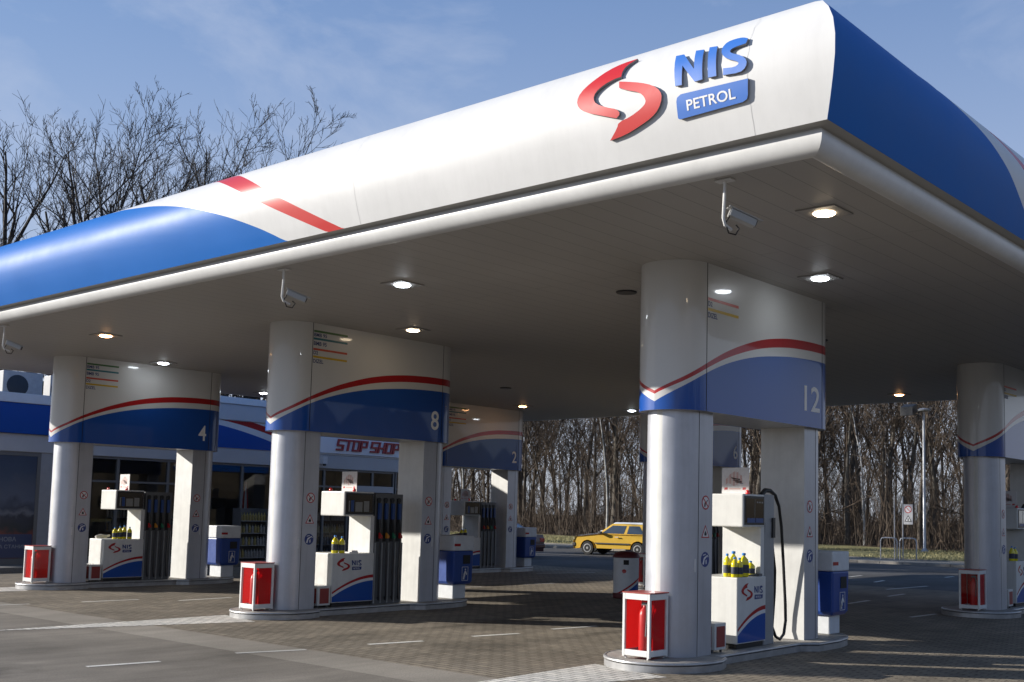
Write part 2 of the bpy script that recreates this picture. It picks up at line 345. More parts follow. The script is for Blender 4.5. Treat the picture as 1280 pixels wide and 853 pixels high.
# painted markings: lane dashes and the white wedges that lead to each island
mk = MB()
def dash(x0, y0, x1, y1, wd=.10, z=.004):
    d = Vector((x1 - x0, y1 - y0)); n = Vector((-d.y, d.x)).normalized() * wd / 2
    mk.poly([(x0 - n.x, y0 - n.y, z), (x1 - n.x, y1 - n.y, z), (x1 + n.x, y1 + n.y, z), (x0 + n.x, y0 + n.y, z)])
for q in [(-5.28, 4.27, -4.47, 4.13), (-3.40, 4.22, -2.54, 3.95), (-1.57, 3.88, -.74, 3.70), (.20, 3.67, 1.03, 3.50), (1.89, 3.59, 2.85, 3.45), (-1.39, 12.2, -.30, 12.15), (.15, 11.5, 1.37, 11.6),
          (3.6, 3.3, 4.5, 3.2), (5.4, 3.1, 6.3, 3.0), (-3.2, 12.4, -2.3, 12.3), (3, 11.5, 4.1, 11.4), (5, 11.3, 6, 11.2), (7, 11.2, 8, 11.1), (9.5, 11.1, 10.6, 11),
          (16.5, 4.55, 19, 4.45), (11.0, 2.98, 12.3, 3.1), (8.93, .71, 10.1, .67), (24.3, 6.0, 25.2, 6.05), (19.4, 6.2, 20.5, 6.4), (14, 3.4, 15.2, 3.5), (13.6, 14.3, 15.8, 13.8), (21.5, 8, 22.6, 8.1), (15.2, -1, 16.4, -1), (18.5, 1.5, 20, 1.6)]: dash(*q)
kind(mk.build('lane_marking', G_mark), 'structure')
mk = MB()
for y0 in (0, 7.93, 15.86):
    mk.poly([(-4.6, y0 + .52, .004), (-1.0, y0 - .62, .004), (-.75, y0 + .62, .004)])
kind(mk.build('painted_wedge', G_wblock), 'structure')

# ------------------------------------------------------------------ canopy
can = thing('petrol_canopy', 'big white canopy roof with curved white and blue edges over the pumps', 'canopy')
PROF = [(0, .285, 5.173), (1, .344, 5.343), (2, .417, 5.611), (3, .431, 5.808), (4, .388, 6.008), (5, .239, 6.236), (6, .05, 6.36)]
_po = [(a, b) for a, b, c in PROF]; _pz = [(a, c) for a, b, c in PROF]
_S = [i * 6 / 240 for i in range(241)]; _P = [(interp(_po, s), interp(_pz, s)) for s in _S]
_A = [0]
for i in range(240): _A.append(_A[-1] + math.hypot(_P[i + 1][0] - _P[i][0], _P[i + 1][1] - _P[i][1]))
TT = _A[-1]
def prof(t):
    i = min(239, max(0, int(np.searchsorted(_A, t)) - 1)); f = (t - _A[i]) / (_A[i + 1] - _A[i])
    return (_P[i][0] + (_P[i + 1][0] - _P[i][0]) * f, _P[i][1] + (_P[i + 1][1] - _P[i][1]) * f)
def pnorm(t):
    a = prof(max(0, t - .01)); b = prof(min(TT, t + .01)); d = Vector((b[0] - a[0], b[1] - a[1])).normalized(); return d.y, -d.x  # (out, up)
X0, Y0c, X1, Y1c = -2.896, -3.402, 16.7, 19.3
SH = .0118
xf = lambda y: X0 - SH * (y - Y0c)
def front(y, t, off=0.):
    o, z = prof(t)
    if off:
        a, b = pnorm(t); o += a * off; z += b * off
    yy = min(max(y, Y0c - o), Y1c + o)
    return (xf(yy) - o, yy, z)
def right(x, t):
    o, z = prof(t); xx = min(max(x, xf(Y0c) - o), X1 + o); return (xx, Y0c - o, z)
def left(x, t):
    o, z = prof(t); xx = min(max(x, xf(Y1c) - o), X1 + o); return (xx, Y1c + o, z)
def rear(y, t):
    o, z = prof(t); yy = min(max(y, Y0c - o), Y1c + o); return (X1 + o, yy, z)
BT = [(3.72, 0), (3.865, .066), (3.948, .11), (4.247, .247), (4.728, .434), (5.185, .584), (5.762, .748), (6.875, 1.0), (7.8, 1.16), (8.6, TT)]
def fb(y):
    b = min(TT, max(0, interp(BT, y))) if y > 3.72 else 0
    if y > 8.6: b = TT
    r1 = (y - 3.053) / 2.15 + .06; r2 = (y - 2.744) / 1.98 + .06
    r2 = min(TT, max(0, r2)); r1 = min(r2, max(0, r1)); b = min(b, r1) if r2 < TT or r1 < TT else b
    if r1 >= TT: r1 = r2 = TT
    return [0, min(b, r1), r1, r2, TT], [1, 0, 2, 0]
ys = [-4] + [-3.8 + .5 * i for i in range(13)] + [2.6 + .05 * i for i in range(125)] + [9 + i for i in range(11)] + [20]
mb = MB(); banded(mb, ys, front, fb, 8)
fasc = mb.build('fascia', [M_white, M_blue, M_red], can, smooth=50)
def rb(x):
    tb = min(TT, max(0, interp([(-1.0, TT), (-.42, 1.1), (.36, .809), (.83, .635), (1.2, .473), (1.56, .323), (2.35, 0)], x)))
    ra = min(TT, max(0, interp([(.12, TT), (.70, 1.08), (1.51, .741), (3.4, 0)], x))); rc = min(TT, max(0, interp([(.45, TT), (1.03, 1.08), (1.84, .741), (3.9, 0)], x)))
    ra = max(ra, tb); rc = max(rc, ra)
    return [0, tb, ra, rc, TT], [1, 0, 2, 0]
xs = [-4] + [-3.2 + .08 * i for i in range(100)] + [5 + i for i in range(12)] + [18]
mb = MB(); banded(mb, xs[::-1], right, rb, 8); mb.build('fascia', [M_white, M_blue, M_red], can, smooth=50)
mb = MB(); banded(mb, [-4] + list(range(-3, 18)) + [18], left, lambda x: ([0, TT], [0]), 24); mb.build('fascia', [M_blue], can, smooth=50)
mb = MB(); banded(mb, [-5] + list(range(-4, 20)) + [21], rear, lambda x: ([0, TT], [0]), 24); mb.build('fascia', [M_white], can, smooth=50)
# panel joints on the front fascia
for yj in (-3.0, 2.3, 13.2):
    mb = MB(); banded(mb, [yj, yj + .004], lambda y, t: front(y, t, .0015), lambda y: ([0, TT], [0]), 24)
    mb.build('panel_joint', mat('joint_grey', (.54, .54, .53), .5), fasc)
# rounded lower trim and the recess between
def ring(mb, pr, mi=0, n_side=1):
    k = len(pr); c = []
    for o, z in pr:
        c.append([(xf(Y0c - o) - o, Y0c - o, z), (X1 + o, Y0c - o, z), (X1 + o, Y1c + o, z), (xf(Y1c + o) - o, Y1c + o, z)])
    for sd in range(4):   # separate corners: a sharp mitre
        a, b = sd, (sd + 1) % 4; vs = []
        for i in range(k): vs += [c[i][a], c[i][b]]
        mb.add(vs, [(2 * i, 2 * i + 1, 2 * i + 3, 2 * i + 2) for i in range(k - 1)], mi)
TR = [(0, 4.97), (.05, 4.958), (.10, 4.968), (.145, 5.0), (.172, 5.045), (.184, 5.095), (.184, 5.13), (.172, 5.155), (.12, 5.16), (.05, 5.16)]
mb = MB(); ring(mb, TR); mb.build('edge_trim', M_trim, can, smooth=50)
mb = MB(); ring(mb, [(.171, 5.1565), (.176, 5.168), (.283, 5.1735)], 0); mb.build('trim_recess', [mat('recess_grey', (.40, .39, .37), .7), M_trim], can)
# soffit of long metal strips
def soffit_mat():
    m = mat('soffit_strips', (.42, .40, .375), .5, noise=.07, nscale=.8); t = m.node_tree; b = t.nodes['Principled BSDF']
    co = t.nodes.new('ShaderNodeTexCoord'); br = t.nodes.new('ShaderNodeTexBrick'); br.offset = .5
    br.inputs['Scale'].default_value = 1; br.inputs['Brick Width'].default_value = 6.0; br.inputs['Row Height'].default_value = .30; br.inputs['Mortar Size'].default_value = .006; br.inputs['Mortar Smooth'].default_value = .2
    t.links.new(co.outputs['Object'], br.inputs['Vector'])
    bp = t.nodes.new('ShaderNodeBump'); bp.invert = True; bp.inputs['Strength'].default_value = .35; bp.inputs['Distance'].default_value = .01
    t.links.new(br.outputs['Fac'], bp.inputs['Height']); t.links.new(bp.outputs['Normal'], b.inputs['Normal'])
    src = b.inputs['Base Color'].links[0].from_socket
    mx = t.nodes.new('ShaderNodeMix'); mx.data_type = 'RGBA'; mx.inputs['B'].default_value = (.25, .24, .225, 1)
    t.links.new(br.outputs['Fac'], mx.inputs['Factor']); t.links.new(src, mx.inputs['A']); t.links.new(mx.outputs['Result'], b.inputs['Base Color'])
    return m
mb = MB(); mb.poly([(xf(Y0c), Y0c, 4.97), (X1, Y0c, 4.97), (X1, Y1c, 4.97), (xf(Y1c), Y1c, 4.97)][::-1]); mb.build('soffit', soffit_mat(), can)
mb = MB(); mb.poly([(xf(Y0c) - .05, Y0c - .05, 6.36), (X1 + .05, Y0c - .05, 6.36), (X1 + .05, Y1c + .05, 6.36), (xf(Y1c) - .05, Y1c + .05, 6.36)]); mb.build('roof_deck', mat('roof_grey', (.3, .3, .3), .8), can)

# raised emblem and lettering on the front fascia: coordinates (y along the edge, t up the panel)
def chaikin(p, sharp=()):
    out = []
    n = len(p)
    for i in range(n):
        a, b, c = p[i - 1], p[i], p[(i + 1) % n]
        if i in sharp: out.append(b)
        else: out += [(a[0] * .25 + b[0] * .75, a[1] * .25 + b[1] * .75), (c[0] * .25 + b[0] * .75, c[1] * .25 + b[1] * .75)]
    return out
E1 = [(-1.733, 1.040), (-1.56, 1.035), (-1.41, .99), (-1.243, .877), (-1.133, .784), (-1.099, .705), (-1.124, .633), (-1.21, .571), (-1.393, .505), (-1.58, .44), (-1.63, .471), (-1.596, .521), (-1.46, .568), (-1.343, .623), (-1.306, .682), (-1.327, .744), (-1.414, .799), (-1.536, .834), (-1.616, .836), (-1.608, .903), (-1.63, .974)]
E2 = [(-1.604, .787), (-1.696, .763), (-1.87, .712), (-2.011, .653), (-2.098, .583), (-2.115, .514), (-2.068, .426), (-1.978, .365), (-1.828, .315), (-1.654, .268), (-1.472, .251), (-1.575, .35), (-1.598, .398), (-1.744, .422), (-1.873, .468), (-1.935, .513), (-1.917, .567), (-1.858, .622), (-1.712, .674), (-1.616, .722)]
E1s = chaikin(chaikin(E1, (0, 9, 10, 18)), (0, 18, 19, 20)); E2s = chaikin(E2, (0, 10, 19)); E1s = chaikin(E1, (0, 9, 18))
LN = [(-2.226, .900), (-2.318, .890), (-2.462, .700), (-2.446, .893), (-2.538, .876), (-2.556, .582), (-2.474, .580), (-2.330, .765), (-2.335, .582), (-2.262, .588)]
LI = [(-2.593, .884), (-2.681, .870), (-2.702, .579), (-2.616, .583)]
LS = [(-2.996, .857), (-2.985, .808), (-2.87, .801), (-2.827, .783), (-2.84, .753), (-2.954, .703), (-3.013, .644), (-3.002, .584), (-2.94, .553), (-2.77, .57), (-2.772, .63), (-2.888, .612), (-2.933, .632), (-2.916, .657), (-2.801, .711), (-2.743, .771), (-2.738, .835), (-2.779, .889), (-2.867, .898), (-2.942, .887)]
LP = [(-2.266, .45), (-2.278, .482), (-2.32, .503), (-3.017, .487), (-3.0, .352), (-2.985, .318), (-2.94, .302), (-2.28, .287), (-2.262, .30)]
def raised(poly, off, name, mtop, mside, parent):
    bm = bmesh.new(); vs = [bm.verts.new((p[0], p[1], 0)) for p in poly]; f = bm.faces.new(vs)
    if f.normal.z < 0 or True: bmesh.ops.recalc_face_normals(bm, faces=[f])
    bmesh.ops.triangulate(bm, faces=bm.faces[:])
    for _ in range(2):
        es = [e for e in bm.edges if e.calc_length() > .07]
        if es: bmesh.ops.subdivide_edges(bm, edges=es, cuts=1); bmesh.ops.triangulate(bm, faces=bm.faces[:])
    mb = MB(); idx = {v: i for i, v in enumerate(bm.verts)}
    mb.add([front(v.co.x, v.co.y, off) for v in bm.verts], [tuple(idx[v] for v in f.verts) for f in bm.faces], 0)
    be = [e for e in bm.edges if len(e.link_faces) == 1]
    for e in be:
        a, b = e.verts[0].co, e.verts[1].co
        mb.add([front(a.x, a.y, off), front(b.x, b.y, off), front(b.x, b.y, 0.002), front(a.x, a.y, 0.002)], [(0, 1, 2, 3)], 1)
    bm.free(); return mb.build(name, [mtop, mside], parent, smooth=40)
M_lside = mat('letter_side', (.20, .20, .22), .5)
M_lblue = mat('letter_blue', (.022, .14, .52), .5, coat=1, coat_rough=.32, spec=.3)
M_emb = mat('emblem_red', (.52, .007, .007), .5, coat=.6, coat_rough=.30, spec=.3)
raised(E1s, .028, 'emblem', M_emb, M_lside, can); raised(E2s, .028, 'emblem', M_emb, M_lside, can)
for L_ in (LN, LI, chaikin(LS, (0, 1, 9, 10))): raised(L_, .028, 'letter', M_lblue, M_lside, can)
pl = raised(LP, .028, 'sign_plate', M_lblue, M_lside, can)
mb = MB(); put_text(mb, 'PETROL', lambda u, v: front(u, v, .031), -2.372, -2.880, .345, .44, offset=.014)
for i, v in enumerate(mb.v): pass
mb.build('lettering', mat('letter_white', (.78, .78, .78), .4), pl)

# lamps, unlit downlights and cameras under the canopy
def ceiling_lamp(x, y, warm, label, lit=True):
    t = thing('ceiling_lamp', label, 'lamp', (x, y, 4.97), 0, 'lamps set in the canopy ceiling')
    mb = MB(); mb.box(-.22, .22, -.22, .22, -.016, -.001)
    mb.build('surround', mat('lamp_surround', (.30, .29, .28), .5), t, bevel=.006)
    mb = MB(); mb.lathe([(.01, -.046), (.06, -.042), (.10, -.032), (.115, -.018)], n=24)
    c, s = ((1, .50, .20), 22) if warm == 2 else ((1, .78, .52), 14) if warm else ((.86, .93, 1.0), 26)
    mb.build('lens', mat('lamp_lens_%d' % warm, c, .3, emit=s), t, smooth=60)
LD = 'square ceiling lamp glowing %s in the canopy '
ceiling_lamp(-1.27, -2.69, 1, LD % 'warm' + 'near the outer corner')
ceiling_lamp(1.55, -1.20, 0, LD % 'white' + 'beside the header numbered 12')
ceiling_lamp(-1.31, 3.74, 0, LD % 'white' + 'between islands 8 and 12')
ceiling_lamp(1.43, 6.55, 1, LD % 'warm' + 'beside the header numbered 8')
ceiling_lamp(-1.33, 12.02, 2, LD % 'orange' + 'between islands 4 and 8')
ceiling_lamp(1.42, 14.75, 0, LD % 'white' + 'beside the header numbered 4')
ceiling_lamp(12.7, 14.2, 2, LD % 'orange' + 'beside the header numbered 2')
ceiling_lamp(14.95, 3.5, 2, LD % 'orange' + 'right of the header 12')
ceiling_lamp(15.29, 12.09, 0, LD % 'white' + 'just left of the header numbered 12')
ceiling_lamp(6.43, 18.18, 0, LD % 'white' + 'just left of the header numbered 8')
for x, y, q in ((.88, 1.47, 'left of the header numbered 12'), (8.93, 11.36, 'above the header numbered 2'), (6.2, 1.2, 'right of the header numbered 12'), (8.5, 3.0, 'over the gap right of island 12')):
    mb = MB(); mb.lathe([(.14, -.022), (.15, -.012), (.15, -.001)], n=24)
    o = mb.build('smoke_vent', M_dark, None, smooth=40, loc=(x, y, 4.97)); tag(o, 'round dark disc set in the ceiling ' + q, 'vent', 'dark discs in the canopy ceiling')
def cctv(x, y, label):
    t = thing('security_camera', label, 'camera', (x, y, 4.965), 0, 'cameras hung under the canopy edge')
    mb = MB(); mb.box(-.05, .05, -.09, .09, -.012, .0); mb.tube([(0, 0, 0), (.01, .01, -.14), (.0, .015, -.36), (.03, .015, -.42), (.12, 0, -.45)], .016, 8)
    mb.build('bracket', M_trim, t, smooth=40)
    d = Vector((.62, -.50, -.30)).normalized()
    a = Vector((.05, -.02, -.30)); mb = MB(); b = a + d * .27
    sd = d.cross(Vector((0, 0, 1))).normalized(); up = sd.cross(d)
    def bx(mb, a, b, hw, z0, z1):
        vs = []
        for p in (a, b):
            for s_, z in ((-1, z0), (1, z0), (1, z1), (-1, z1)): vs.append(p + sd * hw * s_ + up * z)
        mb.add(vs, [(0, 1, 2, 3), (7, 6, 5, 4), (0, 4, 5, 1), (1, 5, 6, 2), (2, 6, 7, 3), (3, 7, 4, 0)])
    bx(mb, a, b, .042, -.038, .036); mb.build('housing', mat('camera_grey', (.36, .36, .35), .4), t, bevel=.008)
    mb = MB(); bx(mb, a - d * .03, b + d * .05, .052, .038, .048); mb.build('sunshield', mat('camera_grey', (.36, .36, .35), .4), t, bevel=.004)
    mb = MB(); bx(mb, b + d * .001, b + d * .006, .033, -.028, .026); mb.build('lens_window', M_dark, t)
    mb = MB(); mb.tube([a + Vector((0, 0, -.04)), a + Vector((-.02, .03, -.1)), a + Vector((.02, .02, -.19)), a + Vector((.08, -.02, -.2)), a + Vector((.11, -.04, -.14)), a + Vector((.07, -.03, -.11))], .008, 6)
    mb.build('cable', M_black, t, smooth=60)
cctv(-2.80, -2.45, 'white security camera under the canopy edge nearest the corner sign')
cctv(-2.86, 4.34, 'white security camera under the canopy edge in front of island 8')
cctv(-2.95, 12.55, 'white security camera at the left end of the canopy edge')

# ------------------------------------------------------------------ pump islands
WH, WC, H2, ZB, ZH, ZT = .457, .352, 3.056, .12, 3.112, 4.969
ARC = WH * math.pi / 2
TOT = 2 * ARC + H2
def hdr(s, z, side=-1, off=0.):
    r_ = WH + off
    if s < ARC: a = s / WH; return (-r_ * math.cos(a), side * r_ * math.sin(a), z)
    if s < ARC + H2: return (s - ARC, side * r_, z)
    a = (s - ARC - H2) / WH; return (H2 + r_ * math.sin(a), side * r_ * math.cos(a), z)
WAVE = [(0, .105), (.35, .185), (.718, .285), (1.3, .405), (2.0, .505), (2.7, .562), (3.3, .583), (3.78, .586), (4.5, .575)]
RTH = [(0, .022), (.718, .035), (1.5, .052), (2.5, .066), (4.5, .068)]
WTH = [(0, .05), (.4, .032), (.718, .030), (1.5, .045), (2.5, .066), (4.5, .068)]
HH = ZT - ZH
def hb(s):
    a = interp(WAVE, s) * HH + ZH; return [ZH, a - interp(WTH, s) * HH, a, a + interp(RTH, s) * HH, ZT], [1, 0, 2, 0]
def fuel_lines(mb, long_list, side=-1):
    fn = lambda x, z: hdr(ARC + x, z, side, .002)
    def bar(z, m): mb.add([fn(.015, z - .018), fn(.74, z - .018), fn(.74, z + .018), fn(.015, z + .018)], [(0, 1, 2, 3)], m)
    if side > 0: fl = lambda x, z: fn(.75 - x, z)
    else: fl = fn
    rows = ([(4.83, 0), (4.70, 1)] if long_list else []) + [(4.52, 2), (4.39, 3)]
    for z, m in rows: bar(z, m)
    if long_list:
        put_text(mb, 'BMB 95', fl, .02, .29, 4.735, 4.80, 4, .02); put_text(mb, 'BMB 95', fl, .02, .29, 4.585, 4.655, 4, .02)
    put_text(mb, 'D2', fl, .02, .115, 4.43, 4.49, 4, .02); put_text(mb, 'DIZEL', fl, .02, .235, 4.285, 4.35, 4, .02)
def sticker(mb, u, v, z, knd, side=-1):
    f = lambda dx, dz, o=0.: (u + dx * (1 if side < 0 else -1), v + side * (.002 + o), z + dz)
    def ply(p, m, o): mb.poly([f(x, y, o) for x, y in p], m)
    if knd == 0:   # no naked flame
        ply(circ(0, 0, .088, 28), 1, 0); ply(circ(0, 0, .071, 28), 0, .001)
        ply([(-.035, -.05), (-.01, -.055), (.0, -.02), (-.012, .012), (-.03, -.01)], 2, .002); ply([(.005, -.01), (.05, .028), (.043, .037), (-.003, .0)], 2, .002)
        ply([(-.056, .044), (-.046, .056), (.056, -.044), (.046, -.056)], 1, .003)
    elif knd == 1:   # fire warning triangle
        ply([(-.092, -.07), (.092, -.07), (0, .092)], 1, 0); ply([(-.068, -.056), (.068, -.056), (0, .065)], 0, .001)
        ply([(-.022, -.042), (.022, -.042), (.028, -.018), (.014, .0), (.006, .028), (-.006, .008), (-.026, -.014)], 2, .002)
    else:   # round blue disc
        ply(circ(0, 0, .093, 28), 3, 0)
        ply([(-.06, -.055), (-.03, -.065), (-.012, .0), (.05, .04), (.062, .02), (.07, .035), (.05, .055), (-.03, .022)], 0, .001); ply([(-.05, .045), (.015, .06), (.012, .07), (-.05, .057)], 0, .001)
        ply([(.012, -.06), (.032, -.05), (.03, .0), (.01, -.012)], 0, .001)
SMATS = [M_swhite, M_sred, M_sblack, M_sblue]
def column_outline(near):
    if near: return [(.324, -WC), (.324, WC)] + circ(.01, 0, WC, 26, 90, 270)
    return circ(3.06, 0, WC, 26, -90, 90) + [(2.726, WC), (2.726, -WC)]
def near_lobe(e):   # plinth outline with an inset e
    right_ = [(.24, -.64 + e), (0.0, -.735 + e)] ; arc = [(-.16 - (.79 - e) * math.cos(a), -(.735 - e) * math.sin(a)) for a in [R(90 - 180 * i / 30) for i in range(31)]]
    o = [(2.40, -.48 + e), (.24 + e * .3, -.48 + e)] + right_ + arc + [(0.0, .735 - e), (.24, .64 - e), (.24 + e * .3, .48 - e), (2.40, .48 - e)]
    o += [(2.62, .66 - e), (3.2, .66 - e)] + [(3.35 + (.78 - e) * math.sin(a), (.62 - e) * math.cos(a)) for a in [R(12 + 156 * i / 20) for i in range(21)]] + [(3.2, -.66 + e), (2.62, -.66 + e)]
    return o
def island(X, Y, num, long_list, label, stickers=True):
    t = thing('pump_island', label, 'pump island', (X, Y, 0), 0, 'white and blue pump islands under the canopy')
    # plinth: concrete top, steel edge with a rounded nosing and a shadow line under it
    mb = MB(); mb.prism(near_lobe(.03), 0, .119, 0)
    pl = mb.build('plinth', [M_conc], t)
    mb = MB(); oo = near_lobe(0); n = len(oo)
    prf = [(.012, 0, 0), (.012, .078, 0), (.022, .08, 1), (.022, .088, 1), (.004, .09, 0), (0, .10, 0), (.004, .114, 0), (.014, .121, 0), (.034, .1225, 0)]
    loops = [near_lobe(e) for e, z, m in prf]
    for i in range(len(prf) - 1):
        vs = [(x, y, prf[i][1]) for x, y in loops[i]] + [(x, y, prf[i + 1][1]) for x, y in loops[i + 1]]
        mb.add(vs, [(j, n + j, n + (j + 1) % n, (j + 1) % n) for j in range(n)], 1 if prf[i][2] and prf[i + 1][2] else 0)
    mb.build('plinth_edge', [M_edge, M_gap], pl, smooth=35)
    for near in (True, False):
        mb = MB(); mb.prism(column_outline(near), .12, ZH + .02)
        c = mb.build('column', [M_silver, M_pumpwhite], t, smooth=35)
        for p in c.data.polygons:
            if abs(p.normal.x) > .99: p.material_index = 1
        mb = MB()
        us = .01 if near else 3.06
        for sd in (-1, 1):
            mb = MB(); mb.box(us - .004, us + .004, sd * WC - .002, sd * WC + .002, .121, ZH); mb.build('seam', M_gap, c)
        mb = MB(); mb.box(us - .07, us - .045, -WC - .004, -WC + .02, 1.14, 1.30); mb.build('tag_strip', M_trim, c)
        if stickers:
            uc = .168 if near else 2.888
            for sd in (-1, 1):
                for zz, kk in ((1.99, 0), (1.625, 1), (1.29, 2)):
                    mb = MB(); sticker(mb, uc, sd * WC, zz, kk, sd); mb.build('safety_sticker', SMATS, c)
    ss = [ARC * i / 14 for i in range(14)] + [ARC + H2 * i / 30 for i in range(31)] + [ARC + H2 + ARC * i / 14 for i in range(1, 15)]
    mb = MB(); banded(mb, ss, lambda s, z: hdr(s, z, -1), hb); banded(mb, ss[::-1], lambda s, z: hdr(s, z, 1), hb)
    h = mb.build('header_panel', [M_hwhite, M_hblue, M_hred], t, smooth=50)
    mb = MB(); mb.poly([hdr(s, ZH + .004, -1) for s in ss] + [hdr(s, ZH + .004, 1) for s in ss[::-1][1:-1]]); mb.build('underside', M_silver, h)
    for sd in (-1, 1):
        for u in (0.0, H2):
            mb = MB(); mb.box(u - .005, u + .005, sd * WH - .0025, sd * WH + .0025, ZH, ZT); mb.build('seam', M_gap, h)
    for sd in (-1, 1):
        mb = MB(); fuel_lines(mb, long_list, sd); mb.build('fuel_list', [M_lgreen, M_lteal, M_lred, M_lyel, M_txt], h)
    mb = MB(); wd = .20 * len(num) + .06 * (len(num) - 1)
    xe = 2.98
    put_text(mb, num, lambda x, z: hdr(ARC + x, z, -1, .003), xe - wd, xe, 3.335, 3.695, 0, .012); mb.build('number', M_num, h); mb = MB()
    put_text(mb, num, lambda x, z: hdr(ARC + (H2 - x) , z, 1, .003), xe - wd, xe, 3.335, 3.695, 0, .012)
    mb.build('number', M_num, h)
    return t

SX, SY = 10.81, 7.93
ISL = {}
NM = {'12': (0, 0), '8': (0, 1), '4': (0, 2), '10': (1, 0), '6': (1, 1), '2': (1, 2)}
LAB = {'12': 'nearest pump island, tall header panel numbered 12 over two silver columns', '8': 'pump island with header panel numbered 8, in front of the shop sign',
       '4': 'pump island with header panel numbered 4, farthest to the left', '10': 'shaded pump island cut off by the picture edge, header number out of view',
       '6': 'pump island numbered 6, nearly hidden behind the column of island 12', '2': 'distant pump island numbered 2, seen behind island 8'}
for q, (r_, k_) in NM.items(): ISL[q] = island(r_ * SX, k_ * SY, q, q in '842', LAB[q])
WHERE = {'12': 'the island numbered 12', '8': 'the island numbered 8', '4': 'the island numbered 4', '10': 'the shaded island at the picture edge', '6': 'the half hidden island numbered 6', '2': 'the distant island numbered 2'}

# logo used on the pumps: (s to the right, t up) normalised to the height of the emblem
def logo(mb, fn, s0, t0, sc, m=(0, 1, 2)):
    for E in (E1s, E2s): mb.poly([fn(s0 + (-p[0] - 1.099) * sc, t0 + (p[1] - .25) * sc) for p in E], m[0])
    for L_ in (LN, LI, LS, LP): mb.poly([fn(s0 + (-p[0] - 1.099) * sc, t0 + (p[1] - .25) * sc) for p in L_], m[1])
    put_text(mb, 'PETROL', lambda x, y: (lambda q: (q[0], q[1] + (-.0012 if fn(0, 0)[1] < 0 else .0012), q[2]))(fn(x, y)), s0 + (2.372 - 1.099) * sc, s0 + (2.88 - 1.099) * sc, t0 + (.345 - .25) * sc, t0 + (.44 - .25) * sc, m[2], .012)

